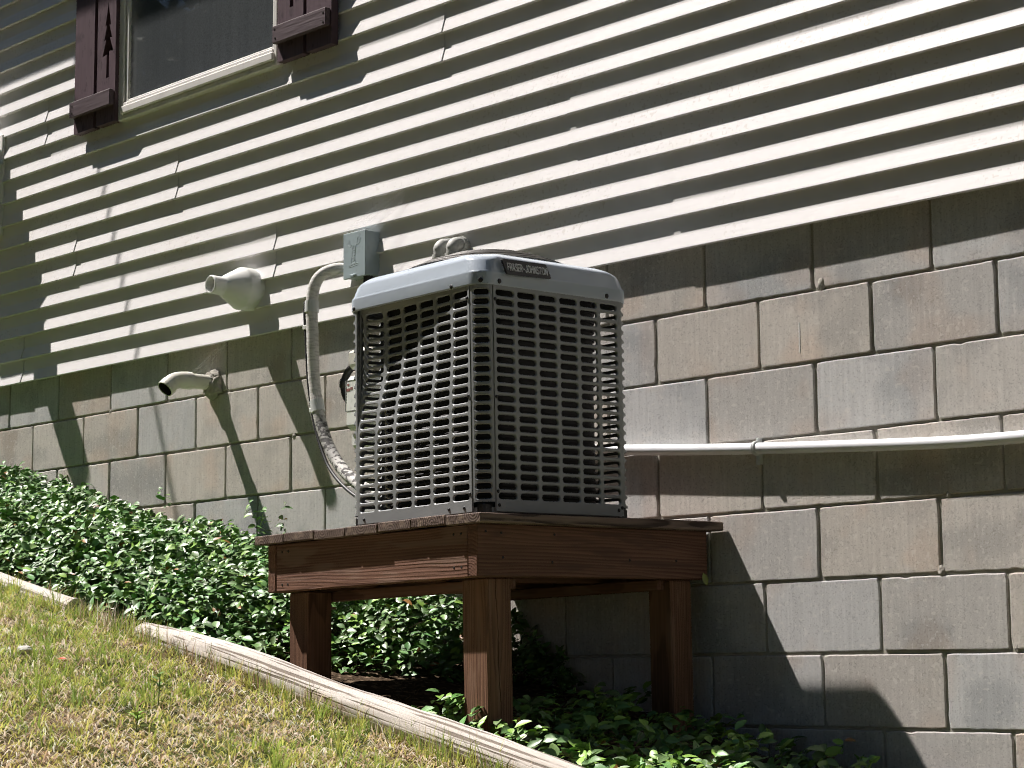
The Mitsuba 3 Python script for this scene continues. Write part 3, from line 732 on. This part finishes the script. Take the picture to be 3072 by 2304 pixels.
for x in (ax0 + 0.08, ax1 - 0.08):
    for y in (ay0 + 0.08, ay1 - 0.08):
        add(AC + "__foot", tilted(bx(x - 0.03, x + 0.03, y - 0.03, y + 0.03, -0.8495, -0.8397, 0.002)), "rubber_black")
# cap: flared skirt, crease, sloping shoulder, low crown
CZ = -0.222
def capring(off, r, dz, droop=0.0):
    p = ring_square(HW + off, r, CZ + dz, 10)
    u = (p[:, :2] - cc) / HW
    p[:, 2] -= droop * np.clip(np.abs(u[:, 0] * u[:, 1]), 0, 1) ** 2
    return p
cap_rings = [capring(-0.004, ar, -0.002), capring(0.0015, ar + 0.004, -0.002), capring(0.003, ar + 0.005, 0.001), capring(0.003, ar + 0.005, 0.034, 0.004), capring(0.0025, ar + 0.005, 0.0385, 0.004), capring(0.000, ar + 0.008, 0.042, 0.004),
             capring(-0.006, ar + 0.014, 0.082, 0.022), capring(-0.011, ar + 0.016, 0.092, 0.026), capring(-0.020, ar + 0.016, 0.099, 0.028), capring(-0.038, ar + 0.018, 0.1035, 0.028)]
n = len(cap_rings[0])
ang = np.arctan2(cap_rings[-1][:, 1] - cc[1], cap_rings[-1][:, 0] - cc[0])
circ = lambda r, z: np.c_[cc[0] + r * np.cos(ang), cc[1] + r * np.sin(ang), np.full(n, z)]
cap_rings += [circ(0.238, CZ + 0.106), circ(0.232, CZ + 0.098)]
add(AC + "__top_cap", tilted(loft(cap_rings)), "ac_cap", 38)
# recess behind the name plate and its trim line
TC = AC + "__top_cap"
def face_pt(y, h):
    """A point on the right face of the cap, h above its lower edge."""
    x = ax1 + np.interp(h, [0, 0.002, 0.034, 0.042, 0.082, 0.092], [0.003, 0.003, 0.003, 0.000, -0.006, -0.011])
    return x
def on_face(poly_pts, d0, d1):
    P = np.array(poly_pts, float)
    m = trimesh.creation.extrude_polygon(Polygon(P), d1 - d0, engine="earcut")
    v = m.vertices
    x = face_pt(v[:, 0], v[:, 1]) + d0 + v[:, 2]
    m.vertices = np.c_[x, v[:, 0], CZ + v[:, 1]]
    return m
pl = Polygon([(-0.793, 0.071), (-0.626, 0.073), (-0.612, 0.0325), (-0.779, 0.0285)]).buffer(-0.004).buffer(0.004, quad_segs=3)
add(AC + "__name_plate", tilted(on_face(list(pl.exterior.coords)[:-1], 0.0065, 0.0125)), "black_plastic", 30, label="black name plate with silver lettering")
tm = meshkit.text_mesh("FRASER-JOHNSTON", 0.0215, 0.0015, False)
v = np.array(tm.vertices); v[:, 0] -= v[:, 0].min(); sc = 0.1505 / v[:, 0].max()
Yt, Ht = -0.776 + v[:, 0] * sc, 0.0395 + v[:, 1] + 0.0015 * v[:, 0] * sc / 0.15
xf = face_pt(Yt, 0.034) + 0.0125 + (np.interp(Ht, [0.0285, 0.073], [face_pt(0, 0.0285), face_pt(0, 0.073)]) - face_pt(0, 0.034))
tmm = trimesh.Trimesh(np.c_[xf + v[:, 2] + 0.0005, Yt, CZ + Ht], tm.faces, process=False)
add(AC + "__name_plate__lettering", tilted(tmm), "silver_letter")
# fan guard
gw = []
gz = CZ + 0.098
prof = lambda r: gz + 0.060 * (1 - (r / 0.245) ** 2)
gr = np.random.default_rng(3)
for r in np.arange(0.03, 0.236, 0.0085):
    t = np.linspace(0, 2 * np.pi, 49)
    gw.append(tube(np.c_[cc[0] + r * np.cos(t), cc[1] + r * np.sin(t), np.full(49, prof(r)) + 0.001 * gr.normal(size=49).cumsum() * 0.15], 0.0024, 6, False))
for a in np.arange(24) / 24 * 2 * np.pi:
    rr_ = np.linspace(0.02, 0.238, 10)
    gw.append(tube(np.c_[cc[0] + rr_ * np.cos(a), cc[1] + rr_ * np.sin(a), prof(rr_) - 0.003], 0.0026, 6, False))
add(AC + "__fan_guard", tilted(cat_mesh(gw)), "guard_wire", True)
add(AC + "__fan_motor", tilted(cat_mesh([tube([(cc[0], cc[1], gz - 0.12), (cc[0], cc[1], gz + 0.054)], 0.045, 24)])), "black_plastic", 30)
for a in (0, 120, 240):
    t = math.radians(a); u, w_ = np.array([math.cos(t), math.sin(t)]), np.array([-math.sin(t), math.cos(t)])
    g = [(cc + u * 0.04 - w_ * 0.03, gz - 0.03), (cc + u * 0.21 - w_ * 0.08, gz - 0.02), (cc + u * 0.21 + w_ * 0.08, gz - 0.055), (cc + u * 0.04 + w_ * 0.03, gz - 0.055)]
    v = np.array([(*p, z) for p, z in g]); v = np.vstack([v, v - [0, 0, 0.002]])
    add(AC + "__fan_blade", tilted(trimesh.Trimesh(v, process=False).convex_hull), "black_plastic")
def screw(p, ax, r=0.0055, par=AC):
    add(par + "__screw", tilted(lathe([(0, .003), (r * 0.7, .0028), (r, .0012), (r, 0)], p, ax, 12)), "screw_black", 50)
s2 = math.sqrt(0.5)
cr = (ax1 - ar + ar * s2, ay0 + ar - ar * s2)
screw((cr[0] + 0.0015, cr[1] - 0.0015, CZ + 0.009), (1, -1, 0), 0.007, TC)
for y in (-0.798, -0.384):
    screw((ax1 + 0.003, y, CZ + 0.009), (1, 0, 0), 0.007, TC)
screw((3.925, ay0 - 0.003, CZ + 0.004), (0, -1, 0), 0.006, TC); screw((3.500, ay0 - 0.003, CZ + 0.005), (0, -1, 0), 0.006, TC)
for y, z in ((-0.812, -0.263), (-0.812, -0.53), (-0.812, -0.785), (-0.808, -0.822), (-0.352, -0.822), (-0.338, -0.815)):
    screw((ax1, y, z), (1, 0, 0), 0.005)
for x, z in ((3.985, -0.258), (3.985, -0.525), (3.986, -0.79), (3.90, -0.825), (3.962, -0.826), (3.535, -0.826)):
    screw((x, ay0, z), (0, -1, 0), 0.005)

# ------------------------------------------------------------------ timber edging
LX = [1.2, 2.17, 2.40, 2.88, 3.19, 3.42, 3.77, 4.0, 4.22, 4.37, 4.69, 5.6]
LZ = [-0.765, -0.971, -1.02, -1.116, -1.162, -1.206, -1.29, -1.335, -1.381, -1.412, -1.485, -1.69]
def timber(x0, x1, r, seed, label):
    x = np.linspace(x0, x1, int((x1 - x0) / 0.03) + 2)
    z = np.interp(x, LX, LZ)
    z = np.convolve(np.pad(z, 3, mode="edge"), np.ones(7) / 7, "valid") if len(z) > 8 else z
    P = np.c_[x, np.full_like(x, -1.155) + 0.006 * np.sin(x * 2 + seed), z - r * 0.92]
    def bump(P, a):
        q = np.stack([P[:, None, 0] * 5 + 0 * a, np.cos(a)[None] * 2.4 + 0 * P[:, :1], np.sin(a)[None] * 2.4 + seed + 0 * P[:, :1]], -1)
        knot = 0.0
        return 0.93 + 0.16 * meshkit.fbm(q, 4, seed) - 0.05 * np.abs(np.sin(a))[None] * 0
    m = tube(P, r, 40, True, bump)
    add("landscape_timber", m, "weathered_timber", 50, label=label, cat="timber", group="landscape timbers edging the bed")
timber(2.86, 5.25, 0.047, 2, "long weathered pale landscape timber in front of the platform post")
timber(0.75, 2.49, 0.040, 5, "short visible end of pale timber under the leaves at far left")

# ------------------------------------------------------------------ plants
def leaf_batch(P, D, Nn, ln, wd, col, curl=0.25):
    """Ovate leaves folded along the midrib: base P, direction D, normal N."""
    n = len(P)
    S = np.cross(D, Nn); S /= np.linalg.norm(S, axis=1, keepdims=True)
    Nn = np.cross(S, D)
    us = np.array([0.0, 0.22, 0.52, 0.82, 1.0]); ws = np.array([0.05, 0.78, 1.0, 0.55, 0.0])
    V = []
    for u, w in zip(us, ws):
        mid = P + D * (ln * u)[:, None] - Nn * (ln * curl * u * u)[:, None]
        e = (wd * w * 0.5)[:, None]
        V += [mid - S * e + Nn * e * 0.28, mid, mid + S * e + Nn * e * 0.28]
    V = np.stack(V, 1)
    f = []
    for k in range(4):
        a = 3 * k
        for c in (0, 1):
            f += [[a + c, a + c + 1, a + c + 4], [a + c, a + c + 4, a + c + 3]]
    f = np.array(f)
    Fc = (np.arange(n)[:, None, None] * 15 + f[None]).reshape(-1, 3)
    return V.reshape(-1, 3), Fc, np.repeat(col, 15, axis=0)
def norm(v):
    return v / np.linalg.norm(v, axis=1, keepdims=True)
g = np.random.default_rng(11)
VV, FF, CC, nv = [], [], [], 0
def push(v, f, c):
    global nv
    VV.append(v); FF.append(f + nv); CC.append(c); nv += len(v)
def cover_height(x, y):
    """Height of the leaf canopy above the bed."""
    p = np.stack([x * 1.0, y * 1.0, 0 * x], -1)
    h = 0.20 + 0.10 * (meshkit.fbm(p * 3.0, 3, 21) - 0.5)
    front = np.clip((-1.09 - y) / -0.22, 0, 1) ** 0.6
    h = h * (0.30 + 0.70 * front)
    edge = 3.02 - 0.75 * np.minimum(y + 0.85, 0) + 0.62 * np.clip(y + 0.85, 0, 0.85)
    under = np.clip((x - edge + 0.30) / 0.42, 0, 1)
    h = h * (1 - 0.97 * under)
    return h
def sprigs(X, Y, Z, nl, scale, lift, bright):
    k = len(X)
    # stem direction mostly up, leaning to the light
    d = norm(np.c_[g.normal(0, 0.45, k) - 0.1, g.normal(0, 0.45, k) - 0.2, np.full(k, 1.0)])
    sl = g.uniform(0.03, 0.06, k) * scale
    for q in range(nl):
        t = 0.45 + 0.55 * q / max(nl - 1, 1)
        a = q * 2.4 + g.uniform(0, 6.28, k)
        u = norm(np.cross(d, np.tile([[0.31, 0.9, 0.1]], (k, 1)))); w = np.cross(d, u)
        rad = np.cos(a)[:, None] * u + np.sin(a)[:, None] * w
        D = norm(rad + d * g.uniform(-0.05, 0.55, k)[:, None])
        Nn = norm(d * 0.8 + rad * -0.15 + np.array([0.05, -0.50, 0.25]) + g.normal(0, 0.40, (k, 3)))
        P = np.c_[X, Y, Z] + d * (sl * t)[:, None]
        ln = g.uniform(0.020, 0.048, k) * scale
        young = g.random(k) < bright
        c1 = np.array([0.100, 0.195, 0.058]) * g.uniform(0.6, 1.35, (k, 1)) * (1 + g.normal(0, 0.08, (k, 3)))
        c2 = np.array([0.17, 0.30, 0.05]) * g.uniform(0.7, 1.2, (k, 1))
        c = np.where(young[:, None], c2, c1)
        brown = g.random(k) < 0.012
        c = np.where(brown[:, None], np.array([0.22, 0.11, 0.03]), c)
        push(*leaf_batch(P, D, Nn, ln, ln * g.uniform(0.48, 0.62, k), np.clip(c, 0.005, 0.4)))
def scatter(n, x0, x1, y0, y1):
    return g.uniform(x0, x1, n), g.uniform(y0, y1, n)
# the deep mass left of the platform
X, Y = scatter(12500, -0.6, 3.95, -1.09, -0.01)
h = cover_height(X, Y)
keep = (g.random(len(X)) < np.clip(h / 0.09, 0.0, 1)) & (h > 0.018)
X, Y, h = X[keep], Y[keep], h[keep]
lev = g.beta(3.2, 1.1, len(X))
sprigs(X, Y, ground_z(X, Y) + h * lev - 0.02, 6, 0.86, 0, 0.14)
# low plants in front right, under and beside the platform
X, Y = scatter(640, 3.9, 5.2, -1.06, -0.02)
dens = np.clip(1.15 - np.abs(Y + 0.62) * 1.2, 0.15, 1)
kp = g.random(len(X)) < dens
X, Y = X[kp], Y[kp]
sprigs(X, Y, ground_z(X, Y) + g.uniform(0.01, 0.075, len(X)) - 0.01, 6, 1.10, 0, 0.35)
# a few long shoots standing up against the wall
for x, y, hh in ((1.36, -0.05, 0.30), (1.95, -0.05, 0.33), (2.15, -0.04, 0.36), (0.40, -0.05, 0.26), (2.9, -0.5, 0.3), (2.02, -0.16, 0.34)):
    n_ = 9
    t = np.linspace(0.35, 1, n_)
    bend = g.normal(0, 0.05, 2)
    X = x + bend[0] * t ** 2; Y = y - 0.01 + np.minimum(bend[1] * t ** 2, 0.02)
    sprigs(X, Y, ground_z(np.full(n_, x), np.full(n_, y)) + hh * t - 0.03, 4, 0.8, 0, 0.3)
add("ground_cover", TM(np.vstack(VV), np.vstack(FF)), "leaf_gloss", True, None, np.vstack(CC), label="glossy green leafy ground cover along the block wall", kind="stuff")
# runners: thin stems among the leaves
st = []
X, Y = scatter(500, -0.5, 4.9, -1.05, -0.05)
for x, y in zip(X, Y):
    h = max(float(cover_height(np.array([x]), np.array([y]))[0]) * 0.85, 0.03)
    z = float(ground_z(x, y))
    a, l = g.uniform(0, 6.28), g.uniform(0.05, 0.14)
    st.append(tube(spline([(x, y, z), (x + 0.3 * l * math.cos(a), y + 0.3 * l * math.sin(a), z + h * 0.7), (x + l * math.cos(a), min(y + l * math.sin(a), -0.01), z + h)], 3), 0.0013, 4, False))
add("ground_cover_stems", cat_mesh(st), "bed_soil", True, label="thin woody runners of the ground cover", kind="stuff")

# lawn
VV, FF, CC, nv = [], [], [], 0
def blades(n, x0, x1, y0, y1, hmin, hmax, wid, flat, palette, patch=None):
    X, Y = g.uniform(x0, x1, n), g.uniform(y0, y1, n)
    # only where the slope in front of the timber can be seen, and a margin beyond
    p = np.stack([X, Y, 0 * X], -1)
    gr_ = meshkit.fbm(p * 2.6, 3, 31)
    if patch is not None:
        kp = g.random(n) < np.clip(patch(gr_), 0, 1)
        X, Y, gr_ = X[kp], Y[kp], gr_[kp]
    n = len(X)
    Z = ground_z(X, Y) - 0.004
    a = g.uniform(0, 2 * np.pi, n)
    h = g.uniform(hmin, hmax, n) * (0.75 + 0.5 * gr_)
    lean = np.clip(g.normal(flat, 0.25, n), 0.05, 2.2)
    u = np.c_[np.cos(a), np.sin(a), 0 * a]
    s = np.c_[-np.sin(a), np.cos(a), 0 * a]
    up = np.array([0, 0, 1.0])
    B = np.c_[X, Y, Z]
    c_, s_ = np.cos(lean)[:, None], np.sin(lean)[:, None]
    mid = B + h[:, None] * 0.55 * (up * np.cos(lean * 0.7)[:, None] + u * np.sin(lean * 0.7)[:, None])
    tip = mid + h[:, None] * 0.5 * (up * np.cos(lean * 1.5)[:, None] + u * np.sin(lean * 1.5)[:, None])
    low = ground_z(tip[:, 0], tip[:, 1]) + 0.003
    tip[:, 2] = np.maximum(tip[:, 2], low)
    mid[:, 2] = np.maximum(mid[:, 2], ground_z(mid[:, 0], mid[:, 1]) + 0.004)
    w = (g.uniform(0.6, 1.3, n) * wid)[:, None]
    V = np.stack([B - s * w, B + s * w, mid - s * w * 0.75, mid + s * w * 0.75, tip], 1).reshape(-1, 3)
    f = np.array([[0, 1, 3], [0, 3, 2], [2, 3, 4]])
    Fc = (np.arange(n)[:, None, None] * 5 + f[None]).reshape(-1, 3)
    pal = np.array(palette)
    pick = pal[g.integers(0, len(pal), n)] * g.uniform(0.85, 1.5, (n, 1)) * [1.06, 1.0, 1.12]
    push(V, Fc, np.repeat(np.clip(pick, 0.01, 0.68), 5, axis=0))
STRAW = [(0.46, 0.39, 0.24), (0.60, 0.53, 0.38), (0.36, 0.28, 0.16), (0.52, 0.47, 0.30), (0.20, 0.14, 0.08), (0.50, 0.45, 0.33)]
GREEN = [(0.21, 0.30, 0.055), (0.31, 0.38, 0.08), (0.14, 0.22, 0.05), (0.38, 0.42, 0.10)]
YELL = [(0.45, 0.46, 0.12), (0.49, 0.47, 0.13), (0.38, 0.38, 0.09)]
def area(f):
    f(1.2, 5.2, -2.5, -1.19, 1.0)
area(lambda a, b, c, d, k: (
    blades(44000, a, b, c, d, 0.030, 0.075, 0.0018, 1.55, STRAW, lambda q: 0.25 + 2.6 * np.abs(q - 0.42) + (q < 0.4)),
    blades(20000, a, b, c, d, 0.020, 0.045, 0.0017, 1.0, YELL, lambda q: 1.5 - 1.6 * q),
    blades(30000, a, b, c, d, 0.022, 0.055, 0.0016, 0.95, GREEN, lambda q: (q - 0.42) * 6)))
def tufts(n, x0, x1, y0, y1, nb, hmin, hmax, palette, thr=None):
    """Clumps of blades fanning out from one crown."""
    X, Y = g.uniform(x0, x1, n), g.uniform(y0, y1, n)
    if thr is not None:
        q = meshkit.fbm(np.stack([X, Y, 0 * X], -1) * 2.6, 3, 31)
        kp = g.random(n) < np.clip((q - thr) * 6, 0.03, 1)
        X, Y = X[kp], Y[kp]
    for x, y in zip(X, Y):
        r = g.uniform(0.006, 0.02)
        h = g.uniform(hmin, hmax)
        blades(nb, x - r, x + r, y - r, y + r, h * 0.6, h, 0.0013, 0.60, [palette[g.integers(0, len(palette))]] * 2 + [palette[0]])
tufts(850, 1.2, 5.2, -2.5, -1.20, 13, 0.045, 0.085, GREEN, 0.44)
tufts(130, 1.2, 5.2, -2.5, -1.20, 18, 0.06, 0.11, GREEN, 0.40)
tufts(260, 1.2, 5.2, -2.5, -1.20, 11, 0.04, 0.07, YELL + GREEN)
tufts(70, 2.30, 3.05, -1.20, -1.10, 9, 0.04, 0.09, GREEN + STRAW)
tufts(150, 1.2, 4.9, -1.235, -1.19, 9, 0.04, 0.10, GREEN + YELL)
blades(60000, -1.0, 8.0, -5.0, -2.5, 0.03, 0.06, 0.0016, 1.0, STRAW + GREEN)
blades(900, 2.5, 5.0, -1.24, -1.19, 0.04, 0.10, 0.0013, 0.4, GREEN + STRAW)
blades(60, 4.25, 4.50, -1.30, -1.20, 0.07, 0.14, 0.0016, 0.35, GREEN)
add("grass", TM(np.vstack(VV), np.vstack(FF)), "grass_blade", True, None, np.vstack(CC), label="patchy lawn grass with straw and green blades", kind="stuff")

# small things on the lawn
def lawn_pt(u, v, h=0.02):
    d = R_FWD + R_RIGHT * (u - 1536) / 6360.78 + R_DOWN * (v - 1152) / 6360.78
    t = 3.0
    for _ in range(200):
        q = CAM + d * t
        if q[2] <= float(ground_z(q[0], q[1])) + h: break
        t += 0.02
    return q
def leaf_obj(key, p, col, size, label, cat, a=0.5, n=1, group=None):
    VV2 = leaf_batch(np.array([p]), norm(np.array([[math.cos(a), math.sin(a), 0.15]])), norm(np.array([[0.1, -0.35, 1.0]])), np.array([size]), np.array([size * 0.62]), np.array([col]), 0.15)
    add(key, TM(VV2[0], VV2[1]), "leaf_gloss", True, None, VV2[2], label=label, cat=cat, group=group)
p = lawn_pt(170, 1978, 0.035); leaf_obj("fallen_leaf", p, (0.42, 0.06, 0.015), 0.032, "small red fallen leaf lying on the lawn at the left", "leaf", 0.3)
p = lawn_pt(186, 1982, 0.035); leaf_obj("fallen_leaf", p, (0.50, 0.16, 0.02), 0.022, "small orange fallen leaf beside the red one", "leaf", 2.0)
p = lawn_pt(75, 1950, 0.02)
add("stone", lump(p, 0.02, 3, .5, 4, (1.3, 1, .6)), "stone_grey", True, label="pale stone in the grass at the left edge of the lawn", cat="stone")
def weed(u, v, h, n_, col, label):
    p = lawn_pt(u, v, 0.0)
    K = thing("weed", label, "weed", "weeds standing in the lawn")
    add(K + "__stem", tube([p, p + [0.004, 0, h * 0.5], p + [0.0, 0.004, h]], 0.0016, 6), "weed_green", True)
    a = np.arange(n_) * 2.39996
    D = norm(np.c_[np.cos(a), np.sin(a), np.full(n_, 0.55)])
    Nn = norm(np.c_[-0.5 * np.cos(a), -0.5 * np.sin(a), np.ones(n_)])
    P = np.array(p) + np.c_[0 * a, 0 * a, np.linspace(0.6, 1.0, n_) * h]
    v_, f_, c_ = leaf_batch(P, D, Nn, np.full(n_, 0.042) * np.linspace(1, .7, n_), np.full(n_, 0.013), np.tile(col, (n_, 1)), 0.2)
    add(K + "__leaves", TM(v_, f_), "leaf_gloss", True, None, c_)
plain("weed_green", (0.10, 0.16, 0.04), 0.5)
weed(408, 2200, 0.045, 8, (0.16, 0.27, 0.04), "bright green weed with narrow leaves in the lower lawn")
weed(474, 2130, 0.085, 7, (0.10, 0.17, 0.04), "taller dark green weed in the middle of the lawn")
# leaf caught under the rim board
def leaf_at(p, D, N_, ln, wd, col):
    v_, f_, c_ = leaf_batch(np.array([p]), norm(np.array([D])), norm(np.array([N_])), np.array([ln]), np.array([wd]), np.array([col]), 0.1)
    return v_, f_, c_
v_, f_, c_ = leaf_at((4.09, -0.06, -0.985), (0.1, 0.35, -1.0), (0.8, -0.6, 0.1), 0.040, 0.018, (0.20, 0.23, 0.07))
add("caught_leaf", TM(v_, f_), "leaf_gloss", True, None, c_, label="pale green leaf caught at the lower end of the side board", cat="leaf")

# ------------------------------------------------------------------ the wood across the lawn, behind the photographer
t_ = np.random.default_rng(5)
def wood_mass(n, x0, x1, y0, y1, z0, z1, size):
    X, Y, Z = t_.uniform(x0, x1, n), t_.uniform(y0, y1, n), t_.uniform(z0, z1, n)
    q = np.stack([X, Y, Z], -1)
    dn = meshkit.fbm(q * 0.55, 3, 77)
    lim = -2.85 - 0.2564 * (Z + 1.5)
    kp = (dn > 0.37 + 0.012 * np.clip(Z - 3.5, 0, 9) * (X < 0)) & ((Y < lim) | (X > 9.5) | (X < -9))
    X, Y, Z = X[kp], Y[kp], Z[kp]; n = len(X)
    c = np.c_[X, Y, Z]
    a = norm(t_.normal(size=(n, 3))); b = norm(np.cross(a, t_.normal(size=(n, 3))))
    r = t_.uniform(0.6, 1.3, (n, 1)) * size
    v = np.stack([c - a * r, c + b * r * 0.6, c + a * r, c - b * r * 0.6], 1).reshape(-1, 3)
    f = (np.arange(n)[:, None] * 4 + np.array([0, 1, 2, 3])[None])
    return v, f
parts, fs, o = [], [], 0
for a in ((34000, -18, 22, -17, -3.5, 0.2, 10, 0.24), (9000, 13, 21, -12, 10, -2.0, 9, 0.22), (7000, -22, -13, -14, 2, 1, 8, 0.22)):
    v, f = wood_mass(*a); parts.append(v); fs.append(f + o); o += len(v)
plain("wood_leaves", dirtcol((0.045, 0.065, 0.025), (0.07, 0.085, 0.03), 0.3, 2.0), 0.7, 0.2)
add("woodland", TM(np.vstack(parts), np.vstack(fs)), "wood_leaves", label="dense wood across the lawn behind the photographer", kind="stuff")
tr = []
for k in range(34):
    x, y = t_.uniform(-17, 21), t_.uniform(-16, -7)
    z = float(ground_z(x, y)); tr.append(tube([(x, y, z - 0.2), (x + 0.1, y, z + 3), (x + t_.normal(0, .3), y, z + 7)], [0.2, 0.15, 0.07], 8))
plain("bark", (0.09, 0.07, 0.055), 0.9, 0.1)
add("woodland_trunks", cat_mesh(tr), "bark", True, label="tree trunks of the wood behind the photographer", kind="stuff")

# cobwebs caught on the fittings
def cobweb(anchors, label):
    w_ = np.random.default_rng(len(label))
    ms = []
    for a, b in anchors:
        a, b = np.array(a), np.array(b)
        for _ in range(3):
            m = (a + b) / 2 + w_.normal(0, 0.012, 3) * [1, 0.3, 1] - [0, 0, 0.008]
            ms.append(tube(spline([a + w_.normal(0, .008, 3) * [1, 0.1, 1], m, b + w_.normal(0, .012, 3) * [1, 0.1, 1]], 5), 0.0002, 4, False))
    add("cobweb", cat_mesh(ms), "web_silk", True, label=label, cat="cobweb")
plain("web_silk", (0.62, 0.62, 0.60), 0.8)
cobweb([((1.47, -0.06, -0.125), (1.62, -0.026, -0.012)), ((1.51, -0.07, -0.13), (1.66, -0.02, -0.015)), ((1.55, -0.03, -0.12), (1.57, -0.01, -0.03))], "thin cobweb threads between the drain pipe and the bottom of the siding")
cobweb([((2.50, -0.08, 0.268), (2.72, -0.02, 0.40)), ((2.53, -0.08, 0.268), (2.70, -0.02, 0.36)), ((2.45, -0.08, 0.268), (2.62, -0.02, 0.37))], "faint cobweb threads running up from the grey electrical box")

# mortar squeezed out of a few joints, and a chalky streak
for k, (x, z, r) in enumerate(((4.500, -0.190, 0.015), (2.05, -0.408, 0.010), (5.285, -0.405, 0.012), (4.905, -0.806, 0.009), (4.875, -1.008, 0.012), (3.66, -0.61, 0.012), (0.812, -0.206, 0.010), (5.10, -1.21, 0.010))):
    add(FW + "__mortar_smear", lump((x, 0.004, z), r, 3, 0.9, k, (0.9, 0.45, 1.3)), "mortar", True)
add(FW + "__chalk_streak", bx(4.4175, 4.4205, -0.0012, 0.004, -0.375, -0.288, 0.0), "web_silk")
